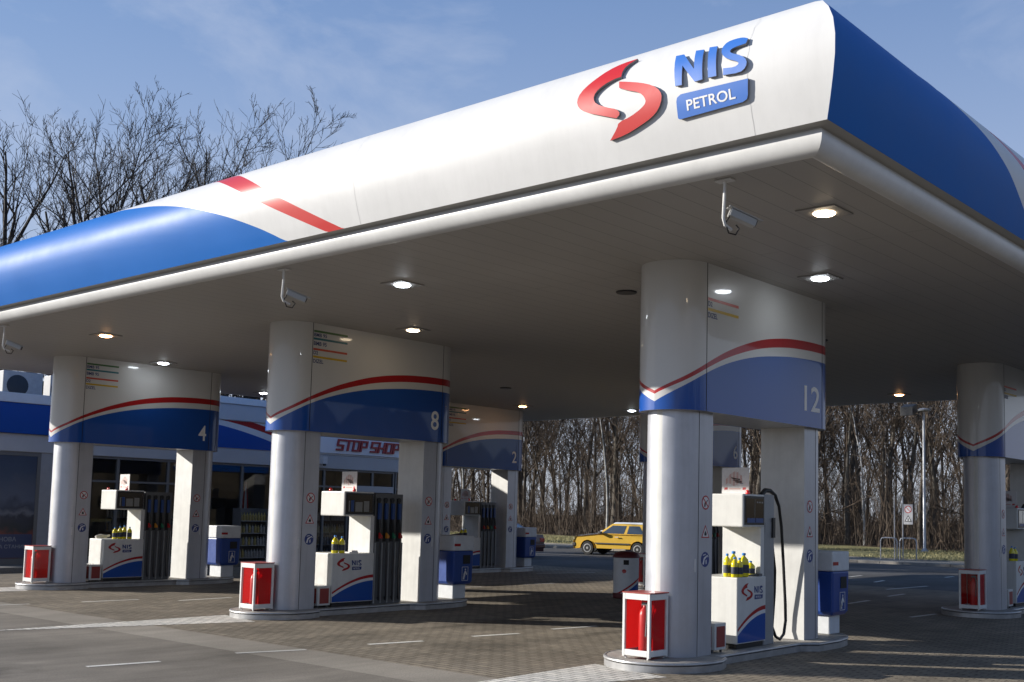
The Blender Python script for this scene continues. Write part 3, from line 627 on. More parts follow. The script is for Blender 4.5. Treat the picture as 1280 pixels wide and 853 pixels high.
def dispenser(X, Y, label, hoses, u0, u1, uh, uc):
    """u0,u1 cabinet; uh head start; uc end of the pump column; hoses: four in a rack or one tall side hose"""
    t = thing('fuel_dispenser', label, 'fuel pump', (X, Y, .1225), 0, 'fuel pumps on the islands')
    z = -.1225; hv = .33
    mb = MB(); mb.box(u0, u1, -hv, hv, .19 + z, 1.04 + z)
    cab = mb.build('cabinet', M_pumpwhite, t, bevel=.012)
    mb = MB(); mb.box(u0 + .05, u1 - .02, -hv + .04, hv - .04, 0.0, .19 + z - .001); mb.build('foot', M_dark, t)
    for sd in (-1, 1):
        # printed front: blue below, red line, white above
        mb = MB(); W = u1 - u0
        def bd(s):
            f = (s - u0) / W if sd < 0 else (u1 - s) / W
            a = .205 + .08 + .27 * (1 - (1 - f)**1.9)
            return [.205, a, a + .05, a + .05 + .035 + .02 * f], [0, 1, 2]
        cols = [u0 + .014 + (W - .028) * i / 14 for i in range(15)]
        banded(mb, cols if sd < 0 else cols[::-1], lambda s, q: (s, sd * (hv + .0015), q + z), bd)
        o = len(mb.v)
        logo(mb, lambda s, q: ((u0 + s) if sd < 0 else (u1 - s), sd * (hv + .002), q), .10, .735 + z, .285, (2, 3, 1))
        mb.build('front_print', [M_hblue, M_swhite, M_hred, M_txt], cab)
    # pump column and head
    cu = u1 - .09
    mb = MB(); mb.box(cu, u1, -hv + .03, hv - .03, 1.041 + z, 1.70 + z); col = mb.build('pump_column', M_pumpwhite, t, bevel=.006)
    mb = MB(); mb.box(uh, u1 - .05, -hv, hv, 1.69 + z, 2.125 + z); hd = mb.build('head', M_pumpwhite, t, bevel=.018)
    for sd in (-1, 1):
        mb = MB(); a, b = uh + .03, u1 - .065; zz0, zz1 = 1.72 + z, 2.10 + z
        y0_, y1_ = sorted((sd * hv, sd * (hv + .006)))
        mb.box(a, b, y0_ + .0005, y1_, zz0, zz1, 0); mb.box(a + .03, b - .03, *sorted((sd * (hv + .0065), sd * (hv + .009))), zz0 + .035, zz1 - .03, 1)
        if hoses == 1:
            mid = (a + b) / 2
            for p in (a + .06, mid + .02): mb.box(p, p + .2, *sorted((sd * (hv + .0095), sd * (hv + .0115))), zz0 + .03, zz0 + .09, 2)
            mb.box(mid - .004, mid + .004, *sorted((sd * (hv + .0095), sd * (hv + .0115))), zz0 + .1, zz1 - .04, 3)
            for j in range(3): mb.box(mid + .05 + .06 * j, mid + .09 + .06 * j, *sorted((sd * (hv + .0095), sd * (hv + .0105))), zz1 - .09, zz1 - .07, 3)
        else:
            for j, (x_, wd, hh, m_) in enumerate(((.06, .025, .19, 3), (.11, .07, .2, 2), (.21, .16, .17, 3), (.40, .12, .19, 3))): mb.box(a + x_, min(b - .035, a + x_ + wd), *sorted((sd * (hv + .0095), sd * (hv + .011))), zz0 + .05, zz0 + .05 + hh, m_)
        mb.build('display', [M_dark, mat('display_black', (.012, .012, .014), .08, coat=.5), M_nozblue, mat('lcd_grey', (.22, .22, .21), .3)], hd)
    mb = MB(); mb.lathe([(.012, 0), (.03, .0), (.032, .02), (.026, .045), (.012, .058), (.001, .06)], (uh + .30, -.22, 2.126 + z), 14); mb.build('signal_lamp', M_lamp_red, hd, smooth=50)
    mb = MB(); mb.lathe([(.012, 0), (.03, .0), (.032, .02), (.026, .045), (.012, .058), (.001, .06)], (uh + .06, .14 if hoses == 4 else .22, 2.126 + z), 14); mb.build('signal_lamp', M_lamp_red, hd, smooth=50)
    if hoses == 4:
        W = uc - u1; mb = MB(); mb.box(u1 + .001, uc, -hv + .02, hv - .02, 0, 2.10 + z, 0)
        for i in range(5):
            p = u1 + W * (i + .05) / 4.15
            for sd in (-1, 1):
                y = sd * (hv - .02); mb.box(p, p + .025, *sorted((y + sd * .0005, y + sd * .02)), .02, 1.22 + z, 1)
        rk_ = mb.build('hose_rack', [M_dgrey, M_grey], t)
        for i in range(4):
            p = u1 + W * (i + .55) / 4.15
            for sd in (-1, 1):
                y = sd * (hv - .02)
                mb = MB()
                mb.box(p - .055, p + .03, *sorted((y + sd * .0005, y + sd * .006)), 1.24 + z, 2.02 + z, 0)
                mb.lathe([(.001, 0), (.042, 0), (.042, .02), (.001, .02)], (0, 0, 0), 16, 0)
                for q in range(-64, 0):
                    x_, y_, z_ = mb.v[q]; mb.v[q] = (p + x_ - .012, y + sd * (.006 + z_), 1.99 + z + y_)
                mb.box(p - .03, p + .026, *sorted((y + sd * .007, y + sd * .05)), 1.64 + z, 1.93 + z, 1)
                hc = (2, 3, 4, 5)[i]
                mb.tube([(p - .002, y + sd * .035, 1.64 + z), (p, y + sd * .06, 1.52 + z), (p + .012, y + sd * .06, 1.40 + z), (p + .0, y + sd * .03, 1.30 + z)], [.022, .026, .024, .014], 8, 0)
                mb.add([(p - .02, y + sd * .088, 1.40 + z), (p + .035, y + sd * .088, 1.345 + z), (p + .035, y + sd * .088, 1.30 + z), (p - .02, y + sd * .088, 1.30 + z), (p - .02, y + sd * .04, 1.40 + z), (p + .035, y + sd * .04, 1.345 + z), (p + .035, y + sd * .04, 1.30 + z), (p - .02, y + sd * .04, 1.30 + z)], [(0, 1, 2, 3), (7, 6, 5, 4), (0, 4, 5, 1), (1, 5, 6, 2), (2, 6, 7, 3), (3, 7, 4, 0)], hc)
                mb.build('nozzle', [M_black, M_nozblue, M_hred, mat('nozzle_orange', (.55, .22, .02), .45), mat('nozzle_green', (.02, .16, .08), .45), M_hred], rk_, smooth=40)
                mb = MB(); dxy = random.uniform(-.02, .02)
                mb.tube([(p + .01, y + sd * .05, 1.32 + z), (p - .002, y + sd * .06, 1.1 + z), (p + dxy, y + sd * .055, .7 + z), (p + .01 + dxy, y + sd * .06, .30 + z), (p + .02, y + sd * .045, .2 + z), (p + .03, y + sd * .01, .25 + z)], .015, 7)
                mb.build('hose', M_black, rk_, smooth=60)
    else:
        mb = MB(); mb.box(u1 - .049, uc, -hv + .03, hv - .03, 1.70 + z, 2.13 + z); mb.box(u1 + .001, uc, -hv + .03, hv - .03, 0, 1.70 + z); rk_ = mb.build('hose_post', M_grey, t, bevel=.01)
        for sd in (-1, 1):
            mb = MB(); y = sd * .22
            mb.tube([(uc - .22, y, 2.12 + z), (uc - .12, y, 2.19 + z), (uc + .02, y, 2.19 + z), (uc + .16, y, 2.13 + z), (uc + .27, y, 1.98 + z), (uc + .34, y, 1.70 + z), (uc + .40, y, 1.2 + z), (uc + .46, y, .62 + z), (uc + .47, y, .40 + z), (uc + .42, y, .22 + z), (uc + .31, y, .155 + z), (uc + .19, y, .20 + z), (uc + .10, y, .33 + z)], [.035, .034, .03, .025] + [.021] * 9, 10)
            mb.tube([(uc + .10, y, .33 + z), (uc + .16, y, .8 + z), (uc + .17, y, 1.1 + z), (uc + .10, y, 1.42 + z), (uc + .03, y, 1.62 + z)], [.019] * 5, 8)
            mb.build('hose', M_black, rk_, smooth=60)
            mb = MB(); mb.box(uc - .08, uc - .02, *sorted((sd * (hv - .03) + sd * .001, sd * (hv - .03) + sd * .03)), 1.55 + z, 1.82 + z, 0); mb.box(uc - .25, uc - .02, *sorted((sd * (hv - .03) + sd * .001, sd * (hv - .03) + sd * .004)), 1.62 + z, 1.76 + z, 1)
            mb.build('nozzle', [M_dark, M_grey], rk_, bevel=.008)
    # notice card standing on the head
    return t
def notice(X, Y, u, label):
    t = thing('notice_sign', label, 'notice', (X + u, Y, 2.126), 0, 'paper notices in sleeves on top of the pumps')
    mb = MB(); mb.box(-.004, .004, -.20, .22, .0, .36, 0); mb.build('card', M_paper, t)
    mb = MB(); rn = random.Random(11); x = -.0055
    P_ = lambda s, q: (x, .22 - s * .42, q * .36)
    # pale red swooping shapes and grey lines of a printed leaflet
    for k_ in range(9):
        a = .15 + .6 * k_ / 9; mb.poly([P_(a, .35 + .05 * math.sin(k_)), P_(a + .07, .38 + .06 * math.sin(k_ + 1)), P_(a + .07, .62 + .25 * math.sin(k_ * .35)), P_(a, .58 + .25 * math.sin(k_ * .32))], k_ % 2)
    for q, a, b in ((.60, .35, .68), (.52, .42, .75), (.45, .5, .8)): mb.poly([P_(a, q), P_(b, q - .07), P_(b, q - .03), P_(a, q + .04)], 2)
    for a in (.1, .78): mb.poly([P_(a, .16), P_(a + .12, .18), P_(a + .12, .26), P_(a, .25)], 3)
    mb.poly([P_(.28, .18), P_(.7, .18), P_(.7, .23), P_(.28, .23)], 0)
    mb.build('leaflet_print', [mat('print_pink', (.55, .36, .33), .7), mat('print_pale', (.60, .52, .50), .7), mat('print_grey', (.32, .32, .36), .7), mat('print_red', (.50, .08, .08), .7)], t)
    mb = MB(); mb.box(-.012, .012, -.21, .23, -.012, .0); mb.build('holder', M_grey, t)
    return t
NPOS = {'12': 1.46, '8': 1.28, '4': 1.28, '10': 1.46, '6': 1.28, '2': 1.28}
for q, (r_, k_) in NM.items():
    X, Y = r_ * SX, k_ * SY
    if q in ('12', '10'): dispenser(X, Y, 'diesel pump with one tall black hose on ' + WHERE[q], 1, .97, 1.70, 1.10, 1.97)
    else: dispenser(X, Y, 'white fuel pump with a rack of four hoses on ' + WHERE[q], 4, .70, 1.63, .91, 2.28)
    notice(X, Y, NPOS[q], 'white printed notice on top of the pump at ' + WHERE[q])

def fire_cabinet(X, Y, label):
    t = thing('fire_extinguisher_cabinet', label, 'fire cabinet', (X - .58, Y, .1225), 0, 'red glazed fire extinguisher cabinets')
    a, b, h0, h1 = .19, .20, .02, .77     # half sizes u, v
    mb = MB(); fr = .035
    for su in (-1, 1):
        for sv in (-1, 1): mb.box(su * a - (fr if su > 0 else 0), su * a + (0 if su > 0 else fr), sv * b - (fr if sv > 0 else 0), sv * b + (0 if sv > 0 else fr), h0, h1)
    for z0, z1 in ((h0 + .015, h0 + .085), (h1 - .075, h1 - .004)):
        for sv in (-1, 1): mb.box(-a + fr, a - fr, sv * b - (fr if sv > 0 else -.001), sv * b + (-.001 if sv > 0 else fr), z0, z1)
        for su in (-1, 1): mb.box(su * a - (fr if su > 0 else -.001), su * a + (-.001 if su > 0 else fr), -b + fr, b - fr, z0, z1)
    for su in (-.16, .16):
        for sv in (-.16, .16): mb.box(su - .01, su + .01, sv - .01, sv + .01, 0, h0)
    mb.build('frame', mat('frame_white', (.70, .70, .68), .4, noise=.08), t, bevel=.004)
    mb = MB(); mb.box(-a - .005, a + .005, -b - .005, b + .005, h1, h1 + .012); mb.build('lid', mat('lid_red', (.35, .06, .05), .4), t)
    mb = MB(); mb.box(a - .03, a - .02, -b + fr, b - fr, h0 + .02, h1 - .01); mb.box(-a + fr, a - fr, b - .03, b - .02, h0 + .02, h1 - .01); mb.box(-a + .03, a - .03, -b + .03, b - .03, h0 + .012, h0 + .02)
    mb.box(-a + .095, a - fr, -b + .026, -b + .030, h0 + .086, h1 - .076)
    mb.build('back_panel', M_fireback, t)
    mb = MB(); mb.poly([(-a + .012, -b + fr, h0 + .086), (-a + .012, b - fr, h0 + .086), (-a + .012, b - fr, h1 - .076), (-a + .012, -b + fr, h1 - .076)]); mb.poly([(-a + fr, -b + .012, h0 + .086), (a - fr, -b + .012, h0 + .086), (a - fr, -b + .012, h1 - .076), (-a + fr, -b + .012, h1 - .076)]); mb.build('glass_pane', M_glass, t)
    mb = MB(); mb.lathe([(.01, .0), (.07, .0), (.075, .02), (.075, .47), (.06, .53), (.028, .56), (.025, .585), (.001, .585)], (-.075, -.05, h0 + .022), 20); ex = mb.build('extinguisher', M_fire, t, smooth=40)
    mb = MB(); mb.box(-.095, -.055, -.09, -.01, h0 + .607, h0 + .64); mb.tube([(-.075, -.05, h0 + .607), (-.11, -.10, h0 + .62), (-.13, -.12, h0 + .5), (-.14, -.11, h0 + .25)], .010, 6); mb.build('valve', M_dgrey, ex, smooth=40)
def fire_box(X, Y, label):
    t = thing('sand_box', label, 'fire box', (X + .53, Y, .1225), 0, 'small red boxes behind the front columns')
    mb = MB(); mb.box(-.13, .13, -.36, .36, .04, .37); mb.build('box_body', mat('box_white', (.6, .6, .58), .45, noise=.1), t, bevel=.008)
    mb = MB()
    for sd in (-1, 1): mb.box(-.095, .095, *sorted((sd * .3605, sd * .364)), .075, .33)
    mb.box(-.134, -.1305, -.31, .31, .075, .33); mb.build('front_panel', mat('box_red', (.26, .035, .03), .5, noise=.1), t)
    mb = MB()
    for u in (-.1, .1):
        for v in (-.3, .3): mb.box(u - .012, u + .012, v - .012, v + .012, 0, .04)
    mb.build('legs', M_dgrey, t)
def bin_(X, Y, label):
    t = thing('pump_bin', label, 'litter bin', (X + 3.85, Y - .02, .1225), 0, 'blue and white bins at the ends of the islands')
    z = -.1225
    mb = MB(); vs = []
    for zz, a, b in ((.40, .22, .30), (.46, .255, .335), (1.05, .265, .345)): vs += [(-a, -b, zz + z), (a, -b, zz + z), (a, b, zz + z), (-a, b, zz + z)]
    mb.add(vs, [(0, 3, 2, 1), (8, 9, 10, 11)] + [(4 * i + j, 4 * i + (j + 1) % 4, 4 * i + 4 + (j + 1) % 4, 4 * i + 4 + j) for i in range(2) for j in range(4)])
    mb.build('bin_body', M_binblue, t, bevel=.025)
    mb = MB(); mb.box(-.268, .268, -.348, .348, 1.052 + z, 1.345 + z); hd = mb.build('hood', M_binwhite, t, bevel=.02)
    mb = MB(); mb.box(-.17, .17, -.24, .24, .0, .40 + z); mb.build('pedestal', M_binwhite, t, bevel=.015)
    for sd in (-1, 1):
        mb = MB(); yy = sd * .349
        mb.box(-.265, -.1, *sorted((yy, yy + sd * .003)), 1.14 + z, 1.19 + z, 0)
        mb.build('slot_stripe', M_hred, hd); mb = MB(); yb = sd * .345
        mb.box(-.02, .17, *sorted((yb, yb + sd * .006)), .80 + z, .97 + z, 1)
        rr = [(-.04, .48), (.12, .48), (.12, .74), (-.04, .74)]
        for i in range(4):
            (a0, b0), (a1, b1) = rr[i], rr[(i + 1) % 4]
            mb.box(min(a0, a1) - .004, max(a0, a1) + .004, *sorted((yb + sd * .0005, yb + sd * .003)), min(b0, b1) + z - .004, max(b0, b1) + z + .004, 2)
        P_ = lambda p: [(x_, yb + sd * .002, q + z) for x_, q in p]
        mb.poly(P_(circ(.05, .69, .018, 12)), 2); mb.poly(P_([(.0, .52), (.04, .54), (.055, .62), (.08, .58), (.10, .60), (.06, .67), (.03, .66), (.0, .60)]), 2); mb.poly(P_([(-.015, .50), (.03, .50), (.025, .56), (-.01, .56)]), 2)
        mb.build('opening', [M_hred, M_gap, M_swhite], hd)
for q, (r_, k_) in NM.items():
    X, Y = r_ * SX, k_ * SY
    fire_cabinet(X, Y, 'glazed red fire cabinet at the front column of ' + WHERE[q])
    fire_box(X, Y, 'low red box between column and pump on ' + WHERE[q])
    bin_(X, Y, 'blue bin with white hood at the end of ' + WHERE[q])

# bottles and things standing on the pump cabinets
def bottle(x, y, h, r_, label, z=1.0415, sq=False, empty=False):
    t = thing('fluid_bottle', label, 'bottle', (x, y, z), random.uniform(-.4, .4), 'yellow screenwash bottles on the pumps')
    mb = MB(); n = 4 if sq else 16
    mb.lathe([(r_ * .9, 0), (r_, h * .04), (r_, h * .62), (r_ * .82, h * .74), (r_ * .32, h * .86), (r_ * .28, h * .90), (r_ * .28, h * .93)], n=n); mb.build('bottle_body', M_yellow, t, smooth=50, bevel=.012 if sq else 0)
    mb = MB(); mb.lathe([(r_ * .34, h * .90), (r_ * .36, h * .91), (r_ * .34, h * .995), (r_ * .28, h)], n=12); mb.build('cap', M_cap, t, smooth=40)
    mb = MB(); k_ = n; mb.lathe([(r_ * 1.004, h * .16), (r_ * 1.012, h * .17), (r_ * 1.012, h * .50), (r_ * 1.004, h * .51)], n=n); mb.build('bottle_label', M_label, t, smooth=40)
lb12 = 'yellow screenwash bottle in the cluster on the pump numbered 12'
for x, y, h, r_ in ((1.03, -.25, .26, .046), (1.12, -.27, .25, .046), (1.06, -.12, .30, .05)): bottle(x, y, h, r_, lb12)
bottle(1.20, -.13, .33, .075, 'large square yellow jug at the back of the cluster on the pump numbered 12', sq=True); bottle(1.26, -.25, .31, .075, 'large square yellow jug at the front of the cluster on the pump numbered 12', sq=True)
bottle(1.52, -.20, .20, .06, 'low yellow bottle standing alone beside the pump column on island 12')
bottle(.86, SY - .18, .31, .060, 'taller yellow bottle alone on the pump numbered 8')
bottle(.98, SY - .22, .29, .052, 'second, slimmer yellow bottle on the pump numbered 8')
for i, (x, y, h) in enumerate(((1.0, -.2, .26), (1.11, -.22, .28), (1.22, -.2, .30), (1.33, -.23, .27))): bottle(x, 2 * SY + y, h, .052, 'yellow screenwash bottle in the row on the pump numbered 4')
for i, (x, y, h) in enumerate(((1.1, -.2, .30), (1.24, -.22, .28), (1.08, -.02, .3))): bottle(SX + x, y, h, .056, 'yellow screenwash bottle on the shaded pump at the picture edge')
for i, (x, y, h) in enumerate(((.95, -.2, .26), (1.08, -.22, .28))): bottle(SX + x, 2 * SY + y, h, .055, 'yellow screenwash bottle on the distant pump numbered 2')
mb = MB(); mb.tube([(0, 0, .012), (.10, .02, .014), (.2, -.02, .018)], .012, 6, 0); mb.box(.18, .26, -.05, .05, 0, .035, 0); o = mb.build('squeegee', M_dgrey, None, loc=(1.36, -.27, 1.0405)); tag(o, 'small dark window squeegee lying on the pump at island 12', 'squeegee')
mb = MB(); mb.box(-.10, .10, -.06, .06, 0, .02); mb.box(-.04, .09, -.05, .05, .02, .045); o = mb.build('paper_pad', [M_paper], None, loc=(1.22, SY - .2, 1.0405)); tag(o, 'flat white pad lying on the pump numbered 8', 'pad')
mb = MB(); mb.tube([(-.16, 0, .03), (-.05, .02, .05), (.06, -.02, .04), (.17, .02, .065)], [.03, .045, .035, .02], 8); o = mb.build('cloth_roll', [M_paper], None, loc=(.88, 2 * SY + .1, 1.045), smooth=60); tag(o, 'crumpled white cloth on the pump numbered 4', 'cloth')

# round litter bin with a dark red dome, in the lane behind island 12
t = thing('dome_bin', 'white round litter bin with dark red dome lid and wave stripe', 'litter bin', (8.15, 6.85, 0))
mb = MB(); cols = [2 * math.pi * i / 36 for i in range(37)]
def db(a):
    b = a + .7; f = .30 + .22 * math.cos(b); return [.13, max(.131, f - .09), max(.132, f - .03), max(.133, f + .02), 1.02], [1, 0, 2, 0]
banded(mb, cols, lambda a, z: (.30 * math.cos(a) * (1 + .02 * (z > .5)), .30 * math.sin(a) * (1 + .02 * (z > .5)), z), db); mb.build('bin_body', [M_binwhite, M_hblue, M_hred], t, smooth=60)
mb = MB(); mb.lathe([(.29, 0), (.31, .02), (.31, .125), (.29, .13)], n=30); mb.build('base_ring', mat('dark_red', (.10, .012, .014), .5), t, smooth=40)
mb = MB(); mb.lathe([(.29, 1.0), (.33, 1.02), (.325, 1.05), (.28, 1.12), (.17, 1.17), (.01, 1.185)], n=30); mb.build('dome_lid', mat('dark_red', (.10, .012, .014), .5), t, smooth=50)
mb = MB()
pr = [R(q) for q in (205, 213, 221, 229)]
mb.add([(.307 * math.cos(a), .307 * math.sin(a), z) for z in (.84, .96) for a in pr], [(i, i + 1, i + 5, i + 4) for i in range(3)], 0)
pr = [R(198 + 5 * i) for i in range(5)]
mb.add([(.307 * math.cos(R(208) + .17 * math.cos(q)), .307 * math.sin(R(208) + .17 * math.cos(q)), .68 + .05 * math.sin(q)) for q in [i * math.pi / 8 for i in range(16)]], [tuple(range(16))], 1)
mb.build('opening', [M_gap, M_hred], t); t.scale = (.92, .92, .87)

# ------------------------------------------------------------------ shop building
FY = 22.5
shop = thing('shop_building', 'low station shop with glass front and blue, white and red fascia', 'building')
M_wall = mat('shop_wall', (.42, .42, .43), .7, noise=.08)
M_band = mat('shop_band', (.44, .45, .47), .45, noise=.06, nscale=1.5)
M_frame = mat('window_frame', (.16, .165, .17), .45, metal=.3)
M_pale = mat('shop_pale', (.62, .63, .64), .45, noise=.05)
M_inside = mat('shop_inside', (.20, .19, .17), .9)
mb = MB()
mb.box(.7, 1.0, FY + .2, 32, .0, 4.6); mb.box(17.0, 17.3, FY + .35, 32, 0, 5.0); mb.box(1.0, 17.0, 31.7, 32, 0, 4.6)
mb.build('wall', M_wall, shop)
mb = MB(); mb.box(1.0, 17.0, FY + .2, 31.7, .0, .06, 0); mb.box(1.0, 17.0, FY + .3, 31.7, 3.25, 3.35, 0); mb.box(1.0, 17, FY + 5.8, FY + 5.9, .06, 3.25, 0); mb.build('interior', [M_inside], shop)
mb = MB(); mb.box(.65, 7.2, FY + .25, 32.05, 4.45, 4.6); mb.box(7.2, 17.35, FY + .25, 32.05, 5.0, 5.14); mb.build('roof', mat('roof_grey', (.3, .3, .3), .8), shop)
# left fascia, entrance fascia with wave, band under it
mb = MB(); mb.box(.6, 6.9, FY - .12, FY + .24, 3.64, 4.46, 0); mb.box(.58, 6.9, FY - .16, FY + .22, 4.463, 4.72, 1); mb.box(.6, 6.9, FY - .04, FY + .2, 3.16, 3.637, 2)
mb.build('fascia', [M_hblue, M_pale, M_band], shop, bevel=.01)
mb = MB(); mb.box(6.905, 17.36, FY - .20, FY + .24, 5.01, 5.22, 1); mb.box(6.91, 17.35, FY - .14, FY + .24, 4.50, 5.008, 2); mb.box(6.91, 17.35, FY - .06, FY + .2, 3.16, 3.62, 2); mb.box(6.91, 17.35, FY - .08, FY + .24, 3.622, 4.498, 1)
mb.build('fascia', [M_hblue, M_pale, M_band], shop, bevel=.008)
mb = MB()
def sb(x):
    g = (x - 6.92) / 4.6; a = max(3.64, 4.42 - .95 * max(0, g)**1.6 * 1.15); return [3.63, max(3.631, a - .02), max(3.632, a + .13 + .1 * g), min(4.49, max(3.633, a + .3 + .16 * g))], [0, 1, 2]
banded(mb, [6.92 + 4.6 * i / 40 for i in range(41)], lambda x, z: (x, FY - .083, z), sb); mb.build('fascia_print', [M_hblue, M_pale, M_hred], shop)
mb = MB(); mb.box(11.35, 17.2, FY - .13, FY - .085, 3.68, 4.48); mb.box(10.6, 11.33, FY - .11, FY - .085, 3.68, 4.48)
sg = mb.build('sign_panel', mat('sign_white', (.72, .73, .76), .4), shop, bevel=.006)
M_stop = mat('sign_red', (.33, .02, .03), .4)
STR = {'S': [(.95, .95, .9, .8)], }
def block_letter(ch):   # heavy slanted block letters as bars, in a unit box
    T = .25; h = .165
    B_ = {'S': [(0, 0, 1, h), (0, .38, 1, .38 + h), (0, 1 - h, 1, 1), (0, .5, T, 1), (1 - T, 0, 1, .5)], 'T': [(0, 1 - h, 1, 1), (.5 - T / 2, 0, .5 + T / 2, 1)],
          'O': [(0, 0, T, 1), (1 - T, 0, 1, 1), (0, 0, 1, h), (0, 1 - h, 1, 1)], 'P': [(0, 0, T, 1), (0, 1 - h, 1, 1), (0, .36, 1, .36 + h), (1 - T, .36, 1, 1)],
          'H': [(0, 0, T, 1), (1 - T, 0, 1, 1), (0, .38, 1, .38 + h)]}
    return B_[ch]
def union_outline(rects, N=50):
    g = np.zeros((N + 2, N + 2), bool)
    for a, b, c, d in rects: g[int(round(a * N)) + 1:int(round(c * N)) + 1, int(round(b * N)) + 1:int(round(d * N)) + 1] = True
    g = g[1:-1, 1:-1]; cells = []
    for i in range(N):
        j = 0
        while j < N:
            if g[i, j]:
                j2 = j
                while j2 < N and g[i, j2]: j2 += 1
                cells.append((i, j, j2)); j = j2
            else: j += 1
    out = []; used = [False] * len(cells)
    for n_, (i, j, j2) in enumerate(cells):
        if used[n_]: continue
        i2 = i + 1
        for m_ in range(n_ + 1, len(cells)):
            if not used[m_] and cells[m_] == (i2, j, j2): used[m_] = True; i2 += 1
        out.append((i / N, j / N, i2 / N, j2 / N))
    return out
xx = 12.30
for ch in 'STOP SHOP':
    if ch == ' ': xx += .12; continue
    wd = .305
    for pas, (grow, y0_, m_) in enumerate(((.0, .06, M_stop),)):
        mb = MB()
        for a, b, c, d in union_outline(block_letter(ch)):
            f = lambda u, v, y: (xx + u * wd + .08 * (v - .5), FY - .13 - y, 3.79 + v * .39)
            vs = [f(u, v, y) for y in (.001, .05) for u, v in ((a, b), (c, b), (c, d), (a, d))]
            mb.add(vs, [(4, 5, 6, 7), (0, 1, 5, 4), (1, 2, 6, 5), (2, 3, 7, 6), (3, 0, 4, 7)])
        mb.build('letter', m_, sg)
    xx += wd + .036
# windows: framed openings with one pane each
def window(x0, x1, z0, z1, mull=(), trans=()):
    mb = MB(); f = .06
    mb.box(x0, x1, FY + .0, FY + .1, z0, z0 + f); mb.box(x0, x1, FY + .0, FY + .1, z1 - f, z1)
    for x in (x0, x1 - f): mb.box(x, x + f, FY + .001, FY + .099, z0 + f, z1 - f)
    for x in mull: mb.box(x - .04, x + .04, FY + .002, FY + .098, z0 + f, z1 - f)
    for z in trans:
        e = [x0 + f] + [q for x in mull for q in (x - .04, x + .04)] + [x1 - f]
        for i in range(0, len(e), 2): mb.box(e[i], e[i + 1], FY + .003, FY + .097, z - .03, z + .03)
    wdw = mb.build('window', M_frame, shop)
    mb = MB(); mb.poly([(x0 + f * .5, FY + .05, z0 + f * .5), (x1 - f * .5, FY + .05, z0 + f * .5), (x1 - f * .5, FY + .05, z1 - f * .5), (x0 + f * .5, FY + .05, z1 - f * .5)])
    mb.build('pane', M_shop, wdw)
window(2.95, 7.0, .25, 3.15, (4.62, 6.2), (2.45,))
window(7.3, 10.9, .25, 3.15, (8.75, 9.9), ())
window(11.3, 13.0, .15, 3.15, (11.95,), (2.55,))
window(13.05, 15.05, .15, 3.15, (14.05,), (2.55,)); window(15.1, 16.95, .25, 3.15, (), (2.55,))
mb = MB()
for a, b in ((2.40, 2.95), (7.0, 7.3), (10.9, 11.3), (16.95, 17.3)): mb.box(a, b, FY - .01, FY + .19, .06, 3.157)
mb.box(.7, 17, FY + .01, FY + .15, .0, .06)
mb.box(2.96, 6.99, FY + .01, FY + .15, .061, .249); mb.box(7.31, 10.89, FY + .01, FY + .15, .061, .249)
mb.build('pillar', mat('pillar_grey', (.30, .31, .33), .5, noise=.08), shop)
mb = MB(); mb.box(13.0, 15.0, FY - .02, FY - .001, 2.40, 2.62); mb.build('door_header', M_band, shop)
mb = MB(); mb.box(11.62, 11.80, FY - .32, FY - .065, 3.30, 3.55, 0); mb.lathe([(.05, -.05), (.06, 0), (.05, .02)], (11.71, FY - .28, 3.28), 12, 1); mb.build('door_sensor', [M_pale, M_dark], shop)
# poster wall at the left end: mountains over a red car, with lettering
pm = bpy.data.materials.new('poster_print'); pm.use_nodes = True; T_ = pm.node_tree; pb = T_.nodes['Principled BSDF']; pb.inputs['Roughness'].default_value = .35; pb.inputs['Coat Weight'].default_value = .5; pb.inputs['Coat Roughness'].default_value = .03
co = T_.nodes.new('ShaderNodeTexCoord'); se = T_.nodes.new('ShaderNodeSeparateXYZ'); T_.links.new(co.outputs['Object'], se.inputs[0])
no = T_.nodes.new('ShaderNodeTexNoise'); no.inputs['Scale'].default_value = 1.8; no.inputs['Detail'].default_value = 8; T_.links.new(co.outputs['Object'], no.inputs['Vector'])
ma = T_.nodes.new('ShaderNodeMath'); ma.operation = 'MULTIPLY_ADD'; ma.inputs[1].default_value = .9; T_.links.new(no.outputs['Fac'], ma.inputs[0]); T_.links.new(se.outputs['Z'], ma.inputs[2])
ra = T_.nodes.new('ShaderNodeValToRGB'); mr = T_.nodes.new('ShaderNodeMapRange'); mr.inputs['From Min'].default_value = .6; mr.inputs['From Max'].default_value = 3.7
T_.links.new(ma.outputs[0], mr.inputs['Value']); T_.links.new(mr.outputs['Result'], ra.inputs['Fac'])
el = ra.color_ramp.elements; el[0].position = 0; el[0].color = (.05, .06, .10, 1); el[1].position = 1; el[1].color = (.035, .055, .10, 1)
for p, c in ((.18, (.10, .035, .03)), (.28, (.20, .05, .035)), (.33, (.03, .035, .04)), (.43, (.035, .04, .06)), (.46, (.16, .17, .20)), (.50, (.05, .06, .09)), (.56, (.10, .12, .17)), (.75, (.055, .08, .13))):
    e = el.new(p); e.color = (*c, 1)
T_.links.new(ra.outputs['Color'], pb.inputs['Base Color'])
mb = MB(); mb.box(.85, 2.30, FY + .0, FY + .05, .30, 3.05, 0); po = mb.build('poster', [pm], shop)
mb = MB(); mb.box(.8, 2.4, FY - .012, FY + .06, 3.052, 3.157); mb.box(2.302, 2.398, FY - .012, FY + .06, .06, 3.05); mb.box(.8, 2.30, FY - .012, FY + .06, .06, .298); mb.build('poster_frame', M_frame, po)
mb = MB(); mb.box(.87, 2.28, FY - .004, FY - .001, .33, .95); mb.build('poster_band', mat('poster_blue', (.045, .06, .13), .3, coat=.4), po)
mb = MB(); fpt = lambda x, z: (x, FY - .006, z)
